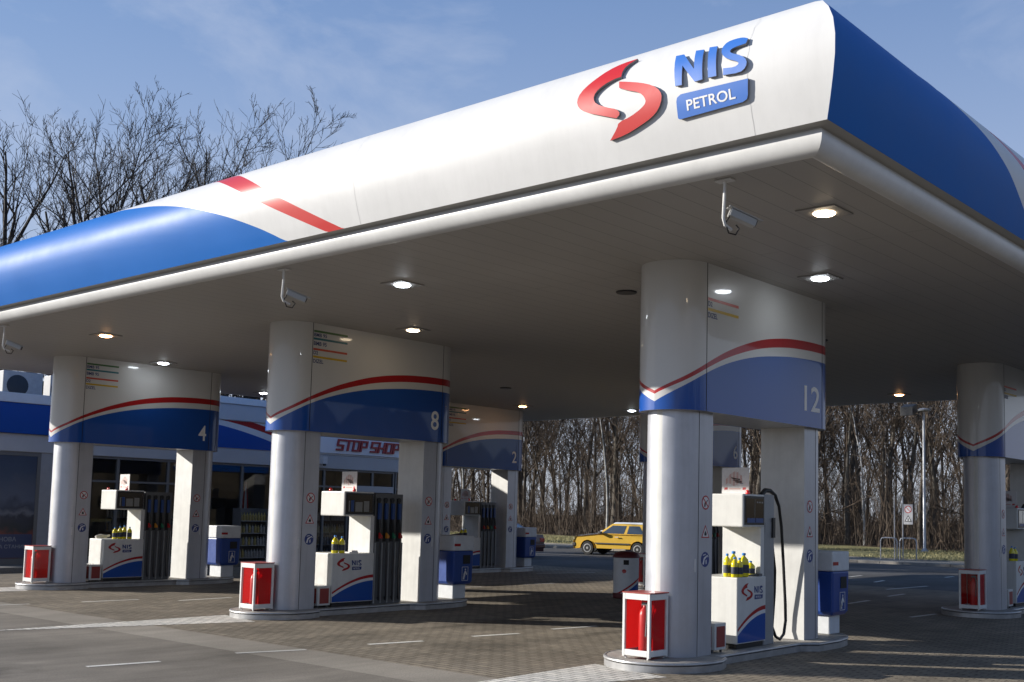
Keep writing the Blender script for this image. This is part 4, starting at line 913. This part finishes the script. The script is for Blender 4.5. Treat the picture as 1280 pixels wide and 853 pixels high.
put_text(mb, 'НОВА', fpt, 1.43, 1.87, .76, .88, 0, .012); put_text(mb, 'А СТАНИЦА', fpt, 1.43, 2.25, .555, .675, 0, .012)
mb.build('poster_text', mat('poster_grey', (.26, .28, .31), .5), po)
# goods shelves seen through the glass
def rack(x, y, wd, dp, ht, label, cat_name='display_rack', goods=True, z0=.14, cols=((.30, .26, .10), (.26, .27, .27), (.16, .17, .16)), grp=None):
    t = thing(cat_name, label, 'shelf rack', (x, y, z0), 0, grp)
    mb = MB(); n = 4
    for sx in (-wd / 2, wd / 2 - .03): mb.box(sx, sx + .03, -dp / 2, dp / 2, 0, ht)
    mb.box(-wd / 2 + .03, wd / 2 - .03, dp / 2 - .02, dp / 2 - .001, .0, ht - .001); mb.build('rack_frame', M_dgrey, t)
    mb = MB()
    for i in range(n): mb.box(-wd / 2 + .031, wd / 2 - .031, -dp / 2 + .01, dp / 2 - .021, .08 + i * (ht - .1) / n, .10 + i * (ht - .1) / n)
    mb.build('rack_shelf', M_grey, t)
    mb = MB(); rn = random.Random(int(x * 100))
    for i in range(n):
        z = .101 + i * (ht - .1) / n; m_ = int(wd / .11)
        for j in range(m_):
            cx = -wd / 2 + .08 + (wd - .16) * j / max(1, m_ - 1); h = (ht - .1) / n * rn.uniform(.62, .75)
            mb.lathe([(.038, 0), (.042, .01), (.042, h * .65), (.016, h * .85), (.016, h)], (cx, -dp / 2 + .07, z), 8, i % len(cols) if i == n - 1 else rn.choice([1, 1, 2, 0]))
    g = mb.build('rack_goods', [mat('goods_%s_%d' % (cat_name, i), c, .4, noise=.3, nscale=20) for i, c in enumerate(cols)], t); g['kind'] = 'stuff'
rack(8.85, FY - .38, 1.0, .42, 1.62, 'dark rack of yellow and clear bottles outside the shop window', grp=None)
rack(9.65, FY - .36, .42, .36, 1.55, 'narrow dark rack beside the bottle rack outside the shop', cols=((.04, .04, .05), (.05, .05, .06), (.08, .03, .03)))
for i, (x, y, q) in enumerate(((4.0, FY + 2.2, 'behind the window by island 4'), (6.4, FY + 2.6, 'behind the window right of island 4'), (12.2, FY + 1.2, 'behind the glass under the sign, left'), (13.6, FY + 1.5, 'behind the glass under the sign, right'), (8.2, FY + 2.4, 'inside, behind the outdoor bottle racks'))):
    rack(x, y, 1.7, .5, 1.75, 'stocked shop shelf ' + q, 'shop_shelf', True, .06, ((.50, .48, .44), (.40, .38, .34), (.45, .30, .12)), 'stocked shelves inside the shop')
# air conditioning units on the roof
def aircon(x, y, label, sx=1.):
    t = thing('air_conditioner', label, 'air conditioner', (x, y, 4.6), 0, 'units on the shop roof')
    mb = MB(); mb.box(-.55 * sx, .55 * sx, -.22, .22, .06, .86); mb.build('casing', mat('unit_grey', (.32, .33, .35), .5, noise=.15), t, bevel=.02)
    mb = MB(); pts = circ(-.15 * sx, .46, .30, 24); mb.poly([(a, -.222, b) for a, b in pts]); mb.build('fan_opening', M_dark, t)
    mb = MB()
    for q in (-.45, .4): mb.box(q * sx, q * sx + .05, -.24, .24, 0, .06)
    mb.build('feet', M_dgrey, t)
aircon(2.35, 24.0, 'pale roof unit with a dark round fan at the far left of the shop roof'); aircon(3.6, 24.1, 'second pale roof unit, right of the one with the visible fan', .8)

# ------------------------------------------------------------------ parked cars
M_tyre = mat('tyre', (.02, .02, .02), .8); M_rim = mat('rim', (.45, .45, .44), .4, metal=.4); M_cglass = mat('car_glass', (.05, .065, .085), .06, coat=1); M_head = mat('headlamp', (.6, .6, .58), .15, coat=1); M_tail = mat('tail_lamp', (.45, .015, .02), .2, coat=1); M_bump = mat('bumper', (.05, .052, .055), .55)
def car(label, paint, loc, rz, style='hatch', trim=M_bump):
    t = thing('parked_car', label, 'car', loc, rz, 'cars parked along the far kerb')
    if style == 'hatch': L, Wd, fw, rw, zb = 3.98, .83, 2.475 / 2 + .02, -2.475 / 2 + .02, .92
    elif style == 'wagon': L, Wd, fw, rw, zb = 4.45, .85, 1.34, -1.28, .93
    else: L, Wd, fw, rw, zb = 4.4, .85, 1.34, -1.26, .93
    h = L / 2; wr = .36
    def arch(c): return [(c + wr * math.cos(R(a)), .30 + wr * math.sin(R(a))) for a in range(180, -1, -20)]
    top = {'hatch': [(h - .02, .62), (h - .10, .80), (.75, .93), (-h + .12, .93), (-h, .80), (-h + .02, .34)],
           'wagon': [(h - .02, .60), (h - .10, .78), (.95, .94), (-h + .08, .95), (-h, .80), (-h + .02, .34)],
           'sedan': [(h - .02, .58), (h - .12, .76), (.90, .93), (-1.35, .95), (-h + .06, .93), (-h, .72), (-h + .03, .34)]}[style]
    low = [(-h + .04, .25)] + [(x, z) for x, z in reversed(arch(rw)[::-1])] + [(x, z) for x, z in arch(fw)] + [(h - .03, .25), (h, .45)]
    outline = low + top
    bm = bmesh.new(); ring_ = []
    secs = [(-Wd, .93), (-Wd * .985, 1), (Wd * .985, 1), (Wd, .93)]
    mb = MB(); n = len(outline)
    def cc(x, z, f): return (x * (1 - (1 - f) * .25), .3 + (z - .3) * (1 - (1 - f) * .35) if z > .7 else z)
    vs = []
    for y, f in ((-Wd * .95, .86), (-Wd, .97), (-Wd * .97, 1), (Wd * .97, 1), (Wd, .97), (Wd * .95, .86)):
        for x, z in outline:
            q = 1 if f == 1 else f
            vs.append((x, y * (1 if z < .85 else .975) * (1 - .05 * max(0, abs(x) - h + .5) / .5), z - (1 - q) * .12 * (z > .7)))
    fs = [(k_ * n + i, k_ * n + (i + 1) % n, (k_ + 1) * n + (i + 1) % n, (k_ + 1) * n + i) for k_ in range(5) for i in range(n)] + [tuple(range(n))[::-1], tuple(5 * n + i for i in range(n))]
    mb.add(vs, fs); body = mb.build('body', paint, t, smooth=40)
    g = {'hatch': dict(b=[(.82, .91), (-1.82, .90)], r=[(.12, 1.40), (-1.42, 1.38)]), 'wagon': dict(b=[(1.0, .93), (-2.12, .92)], r=[(.25, 1.44), (-1.95, 1.45)]), 'sedan': dict(b=[(.95, .92), (-1.75, .93)], r=[(.15, 1.38), (-.95, 1.37)])}[style]
    (bx0, bz0), (bx1, bz1) = g['b']; (rx0, rz0), (rx1, rz1) = g['r']; wb, wr_ = Wd * .95, Wd * .74
    vs = [(bx0, -wb, bz0), (bx0, wb, bz0), (bx1, wb, bz1), (bx1, -wb, bz1), (rx0, -wr_, rz0), (rx0, wr_, rz0), (rx1, wr_, rz1), (rx1, -wr_, rz1)]
    mb = MB(); mb.add(vs, [(0, 3, 2, 1), (4, 5, 6, 7), (0, 1, 5, 4), (1, 2, 6, 5), (2, 3, 7, 6), (3, 0, 4, 7)]); cb = mb.build('cabin', paint, t, bevel=.05, segs=3)
    def onface(q, u, v, off):
        a, b, c, d = [Vector(p) for p in q]; p = (a * (1 - u) + b * u) * (1 - v) + (d * (1 - u) + c * u) * v
        nrm = (d - a).cross(b - a).normalized(); return tuple(p + nrm * off)
    def pane(q, corners, name='window'):
        mb = MB(); mb.poly([onface(q, u, v, .006) for u, v in corners]); mb.build(name, M_cglass, cb)
    SL = (vs[2], vs[1], vs[5], vs[6]); SR = (vs[0], vs[3], vs[7], vs[4]); FR = (vs[1], vs[0], vs[4], vs[5]); RE = (vs[3], vs[2], vs[6], vs[7])
    sp = {'hatch': [(.10, .44), (.50, .93)], 'wagon': [(.06, .30), (.33, .62), (.65, .94)], 'sedan': [(.15, .52), (.55, .93)]}[style]
    for i, (a, b) in enumerate(sp):
        ta = a + (.05 if i == 0 else .01); 
        pane(SL, [(a, .12), (b, .12), (b - (.02 if i == len(sp) - 1 else .0), .84), (ta, .84)]); pane(SR, [(1 - b, .12), (1 - a, .12), (1 - ta, .84), (1 - b + (.02 if i == len(sp) - 1 else 0), .84)])
    pane(FR, [(.06, .10), (.94, .10), (.90, .88), (.10, .88)], 'windscreen'); pane(RE, [(.08, .14), (.92, .14), (.88, .86), (.12, .86)], 'rear_window')
    for cx in (fw, rw):
        for sd in (-1, 1):
            mb = MB(); mb.lathe([(.18, -.09), (.285, -.09), (.30, -.07), (.30, .07), (.285, .09), (.18, .09)], n=24); mb.v = [(cx + a, sd * (Wd - .10) + c, .30 + b) for a, b, c in mb.v]; wl = mb.build('wheel', M_tyre, t, smooth=40)
            mb = MB(); mb.lathe([(.01, -.06), (.19, -.06), (.19, .078), (.16, .082), (.14, .062), (.06, .068), (.05, .085), (.01, .086)], n=20); mb.v = [(cx + a, sd * (Wd - .10) + sd * (c + .016), .30 + b) for a, b, c in mb.v]; mb.build('rim', M_rim, wl, smooth=30)
            mb = MB(); mb.add([(cx + wr * .97 * math.cos(R(a)), sd * y, .30 + wr * .97 * math.sin(R(a))) for y in (Wd * .55, Wd * .965) for a in range(0, 181, 15)], [(i, i + 1, i + 14, i + 13) for i in range(12)]); mb.add([(cx + wr * .97 * math.cos(R(a)), sd * Wd * .55, .30 + wr * .97 * math.sin(R(a))) for a in range(0, 181, 15)], [tuple(range(13))]); mb.build('wheel_arch', M_gap, body)
    for s_, nm in ((1, 'bumper'), (-1, 'bumper')):
        mb = MB(); mb.box(s_ * h - .12, s_ * h + .06 * s_ if s_ > 0 else s_ * h + .12, -Wd * .95, Wd * .95, .36, .53) if s_ > 0 else mb.box(-h - .06, -h + .12, -Wd * .95, Wd * .95, .38, .56); mb.build(nm, trim, t, bevel=.04)
    for sd in (-1, 1):
        mb = MB(); mb.box(h - .12, h - .01, *sorted((sd * Wd * .55, sd * Wd * .90)), .58, .73); mb.build('headlight', M_head, t, bevel=.02)
        mb = MB(); mb.box(-h - .012, -h + .10, *sorted((sd * Wd * .62, sd * Wd * .965)), .64, .86 if style != 'sedan' else .80); mb.build('tail_light', M_tail, t, bevel=.02)
        mb = MB(); mb.box(bx0 - .32, bx0 - .16, *sorted((sd * Wd * .98, sd * (Wd + .15))), .93, 1.05); mb.build('mirror', trim, t, bevel=.03)
        mb = MB(); mb.box(rw + wr + .02, fw - wr - .02, *sorted((sd * Wd * .975, sd * (Wd + .012))), .50, .55); mb.build('side_trim', trim, body)
        mb = MB(); mb.box(-.30, -.12, *sorted((sd * Wd * .97, sd * (Wd + .02))), .80, .83); mb.build('handle', M_head, body)
    mb = MB(); mb.box(-h - .068, -h - .061, -.26, .26, .40, .50) if style != 'sedan' else mb.box(-h - .02, -h + .02, -.26, .26, .66, .78); mb.build('number_plate', mat('plate_white', (.6, .62, .66), .4), t)
    return t
P_y = mat('paint_yellow', (.66, .40, .032), .4, coat=.5, noise=.05); P_w = mat('paint_white', (.68, .70, .72), .3, coat=.5); P_r = mat('paint_red', (.05, .008, .014), .35, coat=.4)
car('faded yellow three-door hatchback parked by the verge', P_y, (28.3, 22.3, 0), R(101), 'hatch')
car('white estate car mostly hidden behind the yellow hatchback', P_w, (31.3, 24.3, 0), R(101), 'wagon', P_w)
car('dark red saloon seen partly behind the distant island numbered 2', P_r, (21.85, 24.15, 0), R(92), 'sedan', P_r)

# ------------------------------------------------------------------ street furniture on the verge
t = thing('lamp_post', 'tall slim steel lamp post with floodlight on the grass verge', 'lamp post', (45.0, 15.1, .22))
mb = MB(); mb.lathe([(.22, 0), (.22, .03), (.12, .12), (.085, .2), (.06, 7.2)], n=14); mb.build('pole', mat('galvanised', (.34, .35, .37), .4, metal=.5), t, smooth=40)
mb = MB(); mb.tube([(0, 0, 7.15), (0, 0, 7.35)], .05, 8); mb.lathe([(.05, 7.32), (.34, 7.36), (.36, 7.42), (.22, 7.50), (.02, 7.53)], n=18); mb.build('lamp_head', mat('galvanised', (.5, .5, .5)), t, smooth=40)
mb = MB(); mb.tube([(0, .0, 7.0), (-.1, .5, 7.25)], .03, 6); a = Vector((-.15, .75, 7.45))
vs = [a + Vector((x * .3, y * .34, z * .24 + x * .10)) for x in (-1, 1) for y in (-1, 1) for z in (-1, 1)]
mb.add(vs, [(0, 1, 3, 2), (4, 6, 7, 5), (0, 4, 5, 1), (2, 3, 7, 6), (0, 2, 6, 4), (1, 5, 7, 3)]); mb.build('floodlight', M_dark, t, bevel=.03)
def hoop(x, y, label, wd=.8, ht=1.0):
    mb = MB(); mb.tube([(0, -wd / 2, 0), (0, -wd / 2, ht - .15), (0, -wd / 2 + .05, ht - .03), (0, -wd / 2 + .17, ht), (0, wd / 2 - .17, ht), (0, wd / 2 - .05, ht - .03), (0, wd / 2, ht - .15), (0, wd / 2, 0)], .03, 8)
    o = mb.build('hoop_barrier', mat('galvanised', (.5, .5, .5)), None, smooth=50, loc=(x, y, .1)); tag(o, label, 'barrier', 'steel hoops on the footpath')
hoop(34.9, 12.6, 'steel hoop barrier left of the tall sign frame on the footpath', .75, .95); hoop(35.2, 11.85, 'steel hoop barrier right of the tall sign frame on the footpath', .75, .95)
t = thing('sign_frame', 'tall steel frame with two stacked warning panels by the kerb', 'sign', (35.1, 12.2, .1))
mb = MB(); mb.tube([(0, .22, 0), (0, .22, 2.75), (0, -.16, 2.75), (0, -.16, 0)], .028, 8); mb.build('frame', mat('galvanised', (.5, .5, .5)), t, smooth=30)
mb = MB(); mb.box(-.02, .0, -.62, -.2, 1.55, 2.42); sp_ = mb.build('panel', mat('sign_grey', (.42, .42, .43), .5), t, bevel=.004)
mb = MB(); fx = lambda pts: [(-.0225, -.41 - a, 2.2 + b) for a, b in pts]
mb.poly(fx(circ(0, 0, .16, 24)), 1); mb.poly([(p[0] - .001, p[1], p[2]) for p in fx(circ(0, 0, .125, 24))], 0); mb.poly([(p[0] - .002, p[1], p[2]) for p in fx([(-.1, .08), (-.08, .1), (.1, -.08), (.08, -.1)])], 1)
mb.poly(fx([(-.17, -.53), (.17, -.53), (0, -.24)]), 2); mb.poly([(p[0] - .001, p[1], p[2]) for p in fx([(-.11, -.50), (.11, -.50), (0, -.30)])], 0); mb.poly([(p[0] - .002, p[1], p[2]) for p in fx([(-.03, -.49), (.03, -.49), (.02, -.38), (-.02, -.38)])], 2)
mb.build('symbol', [M_swhite, M_sred, M_sblack], sp_)

# ------------------------------------------------------------------ trees
def bark(name, c, var=.45):
    m = mat(name, c, .9, noise=var, nscale=3.0, bump=.8, bscale=14); return m
M_bark = bark('bark_brown', (.085, .068, .052)); M_bark2 = bark('bark_grey', (.125, .11, .09)); M_birch = bark('bark_birch', (.42, .42, .41), .8); M_twig = mat('twig', (.088, .064, .045), .9)
M_dbark = bark('bark_dark', (.035, .030, .027))
def grow(seed, height, spread=.5, trunk_r=.22, fork=.35, limbs=9, levels=3, lean=.03, twig_mul=1.0, min_r=.006, clean=.3, limb=(.26, .46), up=.05, branch_mul=1.0, wob=(.10, .15, .2, .22), thick=1.0):
    rn = random.Random(seed); T, Cc = MB(), MB()
    def path(p, d, L, r0, r1, n, wobble, upb):
        pts, rads, dirs = [p.copy()], [r0], [d.copy()]
        for i in range(n):
            d = (d + Vector((rn.gauss(0, wobble), rn.gauss(0, wobble), rn.gauss(0, wobble) + upb))).normalized(); p = p + d * L / n
            pts.append(p.copy()); rads.append(r0 + (r1 - r0) * (i + 1) / n); dirs.append(d.copy())
        return pts, rads, dirs
    def branch(p, d, L, r, lev):
        n = (7, 5, 4, 3)[min(lev, 3)]; r1 = max(min_r * .6, r * .25)
        pts, rads, dirs = path(p, d, L, r, r1, n, wob[min(lev, 3)], up)
        Cc.tube(pts, rads, (6, 4, 3, 3)[min(lev, 3)], cap=False)
        if lev >= levels: return
        k_ = int((7, 6, 4, 0)[min(lev, 3)] * twig_mul * branch_mul + .5)
        for i in range(k_):
            f = .22 + .78 * (i + rn.random()) / k_; x = f * n; j = min(n - 1, int(x)); q = pts[j].lerp(pts[j + 1], x - j); dd = dirs[j]
            ax = dd.cross(Vector((rn.gauss(0, 1), rn.gauss(0, 1), rn.gauss(0, 1)))).normalized(); ang = rn.uniform(.45, .95)
            nd = (dd * math.cos(ang) + ax * math.sin(ang)).normalized(); nd = (nd + Vector((0, 0, .15))).normalized()
            branch(q, nd, L * rn.uniform(.34, .62) * (1.1 - .45 * f), max(min_r, (rads[j] * .55)), lev + 1)
    d = Vector((rn.gauss(0, lean), rn.gauss(0, lean), 1)).normalized(); hf = height * fork
    pts, rads, dirs = path(Vector((0, 0, -.1)), d, height * .88, trunk_r, trunk_r * .05, 12, .045, .03)
    rads[0] *= 1.35; T.tube(pts, rads, 8)
    for i in range(limbs):
        f = clean + (1 - clean) * (i + rn.random() * .8) / limbs; x = f * 12; j = min(11, int(x)); q = pts[j].lerp(pts[j + 1], x - j)
        a = i * 2.4 + rn.uniform(-.5, .5); ang = rn.uniform(.40, .85) * (spread / .5)
        nd = Vector((math.cos(a) * math.sin(ang), math.sin(a) * math.sin(ang), math.cos(ang)))
        branch(q, nd, height * rn.uniform(*limb) * (1.15 - .55 * f), max(.02, rads[j] * thick * rn.uniform(.40, .62)), 0)
    branch(pts[-1], dirs[-1], height * .20, rads[-1] * 1.05, 1)
    branch(pts[-2], (dirs[-2] + Vector((rn.gauss(0, .4), rn.gauss(0, .4), .3))).normalized(), height * .18, rads[-2] * .6, 1)
    return T, Cc
def proto(seed, bark_m, twig_m, **kw):
    T, Cc = grow(seed, **kw); r = bpy.data.objects.new('bare_tree', None); COL.objects.link(r)
    T.build('trunk', bark_m, r, smooth=60); Cc.build('crown', twig_m, r, smooth=60); r['category'] = 'tree'; return r
rt = random.Random(21)
# big open-crowned trees behind the shop
BACKT = 'dark leafless trees behind the shop'
KW = dict(spread=.42, trunk_r=.34, min_r=.0090, clean=.12, limb=(.36, .56), up=.085, branch_mul=1.08, thick=1.6, wob=(.06, .09, .12, .13))
bp_ = [proto(101, M_dbark, M_dbark, height=15.0, limbs=7, **KW), proto(102, M_dbark, M_dbark, height=15.5, limbs=9, **KW), proto(103, M_dbark, M_dbark, height=14.5, limbs=7, **KW)]
spots = [(8.4, 40.6, 1.18, 2, 'leafless tree at the far left edge of the sky'), (9.3, 37.2, 1.06, 0, 'bare tree just inside the left edge, beside the tallest one'), (9.6, 35.4, 1.04, 1, 'tallest bare tree above the blue end of the canopy'), (11.9, 38.6, 1.10, 2, 'slender bare tree right of the tallest one'),
         (15.4, 40.4, 1.20, 0, 'forked bare tree left of the broad bushy one'), (13.9, 36.2, 1.16, 1, 'broadest bushy bare tree above the canopy'), (17.6, 39.4, 1.16, 2, 'bare tree at the right flank of the broad bushy tree'), (25.1, 42.2, 1.34, 0, 'lone bare tree farthest right above the canopy'),
         (23.2, 46.4, 1.12, 1, 'low brownish bare tree between the broad and the lone one'), (29.6, 49.0, 1.30, 2, 'small bare tree just right of the lone one'), (6.0, 42, .95, 1, 'bare tree partly outside the left picture edge')]
used = set()
for x, y, s_, k_, lab in spots:
    if k_ in used: o = dup(bp_[k_], (x, y, 0), rt.uniform(0, 6.28), s_)
    else: o = bp_[k_]; used.add(k_); o.location = (x, y, 0); o.rotation_euler = (0, 0, rt.uniform(0, 6.28)); o.scale = (s_,) * 3
    tag(o, lab, 'tree', BACKT)
# the wood across the road
WOODG = 'bare trees of the wood beyond the road'
wp = [proto(200 + i, (M_bark, M_bark2)[i % 2], M_twig, height=h_, spread=sp_2, trunk_r=tr, limbs=lb, clean=cl, twig_mul=.85, min_r=.014, lean=.05) for i, (h_, sp_2, tr, lb, cl) in enumerate(((14.5, .44, .17, 8, .28), (16, .42, .26, 8, .32), (13.5, .55, .13, 8, .20), (15, .38, .20, 8, .34), (10, .55, .08, 8, .10)))]
WL = ['bare brown tree with a slim straight trunk in the roadside wood', 'tall thick-trunked bare tree in the roadside wood', 'spreading bare tree with low limbs in the roadside wood', 'upright grey bare tree in the roadside wood', 'thin young bare tree in the roadside wood']
pos = []; tries = 0; usedw = set()
while len(pos) < 240 and tries < 20000:
    tries += 1
    dep = rt.random()**1.5 * 46; x = 48 + dep; az_ = R(rt.uniform(15.5, 53)); 
    y = -7.9 + (x + 11.5) * math.tan(az_)
    if y > 95: continue
    md = 1.5 + dep * .03
    if any((x - a)**2 + (y - b)**2 < md * md for a, b in pos): continue
    pos.append((x, y)); k_ = rt.choice((0, 0, 1, 2, 2, 3, 4, 4, 4))
    s_ = rt.uniform(.85, 1.15); z = .2 + (x - 46.9) * .012
    if k_ in usedw: o = dup(wp[k_], (x, y, z), rt.uniform(0, 6.28), (s_, s_, s_ * rt.uniform(.92, 1.08)))
    else: o = wp[k_]; usedw.add(k_); o.location = (x, y, z)
    tag(o, WL[k_], 'tree', WOODG)
bt = proto(300, M_birch, M_twig, height=13, spread=.4, trunk_r=.085, limbs=8, clean=.4, min_r=.012)
bt.location = (46.5, 37.3, .2); tag(bt, 'white-barked birch rising behind the yellow and white cars', 'tree', 'birches at the edge of the wood')
for q in ((45.6, 49.8, 'white-barked birch seen under the header numbered 2'), (49, 20.3, 'white-barked birch left of the sign frame')):
    o = dup(bt, (q[0], q[1], .2), rt.uniform(0, 6), rt.uniform(.9, 1.1)); o['label'] = q[2]
# undergrowth: thin leaning stems and brambles
rn = np.random.default_rng(5); V = []; F = []
for _ in range(12000):
    dep = rn.random()**1.3 * 42; x = 47.6 + dep; a = R(rn.uniform(15, 53)); y = -7.9 + (x + 11.5) * math.tan(a)
    if y > 100: continue
    h = rn.uniform(.7, 2.2) if rn.random() < .68 else rn.uniform(2.5, 6.5); lean = rn.normal(0, .22, 2); z0 = .2 + (x - 46.9) * .012; r_ = rn.uniform(.010, .024); o = len(V); px = np.array([x, y, z0]); n_ = 4
    ph = rn.uniform(0, 6.28); cur = rn.normal(0, .18, 2)
    for i in range(n_):
        f = i / (n_ - 1); c = px + np.array([lean[0] * h * f + cur[0] * f * f * h, lean[1] * h * f + cur[1] * f * f * h, h * f]); rr = r_ * (1 - .7 * f)
        for j in range(3): V.append((c[0] + rr * math.cos(ph + 2.094 * j), c[1] + rr * math.sin(ph + 2.094 * j), c[2]))
    F += [(o + i * 3 + j, o + i * 3 + (j + 1) % 3, o + (i + 1) * 3 + (j + 1) % 3, o + (i + 1) * 3 + j) for i in range(n_ - 1) for j in range(3)]
    for _b in range(3):
        f = rn.uniform(.3, .9); c = px + np.array([lean[0] * h * f + cur[0] * f * f * h, lean[1] * h * f + cur[1] * f * f * h, h * f]); L_ = h * rn.uniform(.2, .45); d = np.array([rn.normal(), rn.normal(), .5 + rn.random()]); d /= np.linalg.norm(d); e = c + d * L_; s_ = np.cross(d, [0, 0, 1.]); s_ /= np.linalg.norm(s_) + 1e-6; o = len(V)
        V += [tuple(c - s_ * r_ * .6), tuple(c + s_ * r_ * .6), tuple(c + np.array([0, 0, r_])), tuple(e)]; F += [(o, o + 1, o + 3), (o + 1, o + 2, o + 3), (o + 2, o, o + 3)]
mb = MB(); mb.v = V; mb.f = F; mb.m = [0] * len(F); ug = mb.build('undergrowth', mat('bramble', (.110, .080, .056), .9, noise=.4, nscale=.6)); kind(ug, 'stuff')
# short rough grass on the verge
V = []; F = []
for _ in range(16000):
    x = rn.uniform(36.05, 47.3); a = R(rn.uniform(15, 52)); y = -7.9 + (x + 11.5) * math.tan(a); z0 = .10 + (x - 35.98) * .012; h = rn.uniform(.04, .13); ph = rn.uniform(0, 6.28); w_ = .02; o = len(V); l = rn.normal(0, .05, 2)
    for j in range(3): V.append((x + w_ * math.cos(ph + 2.094 * j), y + w_ * math.sin(ph + 2.094 * j), z0))
    V.append((x + l[0], y + l[1], z0 + h)); F += [(o, o + 1, o + 3), (o + 1, o + 2, o + 3), (o + 2, o, o + 3)]
mb = MB(); mb.v = V; mb.f = F; mb.m = [0] * len(F); kind(mb.build('verge_grass', mat('grass_blade', (.30, .27, .13), .8, noise=.4, nscale=1.0)), 'stuff')
# low belt of trees on the far side of the open ground, seen only in the glass and paintwork
mb = MB(); rb_ = random.Random(9)
for i in range(170):
    x = -70 + i * 1.35; y = -62 + rb_.uniform(-7, 7); r_ = rb_.uniform(2.2, 4.2); h = rb_.uniform(8, 13)
    mb.lathe([(r_ * .5, 0), (r_ * rb_.uniform(.8, 1.1), h * .3), (r_ * rb_.uniform(.7, 1.0), h * .6), (r_ * .5, h * .85), (.2, h)], (x, y, 0), 9)
kind(mb.build('tree_belt', mat('belt_brown', (.07, .058, .042), .95, noise=.5, nscale=.8)), 'stuff')

t = thing('folded_parasol', 'red and white pointed shape like a folded parasol behind the shop glass', 'parasol', (9.25, FY + .55, .06))
mb = MB()
for i in range(8):
    a0, a1 = 2 * math.pi * i / 8, 2 * math.pi * (i + 1) / 8
    mb.add([(.17 * math.cos(a0), .17 * math.sin(a0), 1.25), (.17 * math.cos(a1), .17 * math.sin(a1), 1.25), (.03 * math.cos(a1), .03 * math.sin(a1), 2.55), (.03 * math.cos(a0), .03 * math.sin(a0), 2.55)], [(0, 1, 2, 3)], i % 2)
mb.build('canopy_cloth', [mat('parasol_red', (.45, .03, .02), .8), mat('parasol_white', (.6, .6, .58), .8)], t)
mb = MB(); mb.tube([(0, 0, 0), (0, 0, 2.6)], .02, 8); mb.build('pole', M_grey, t)
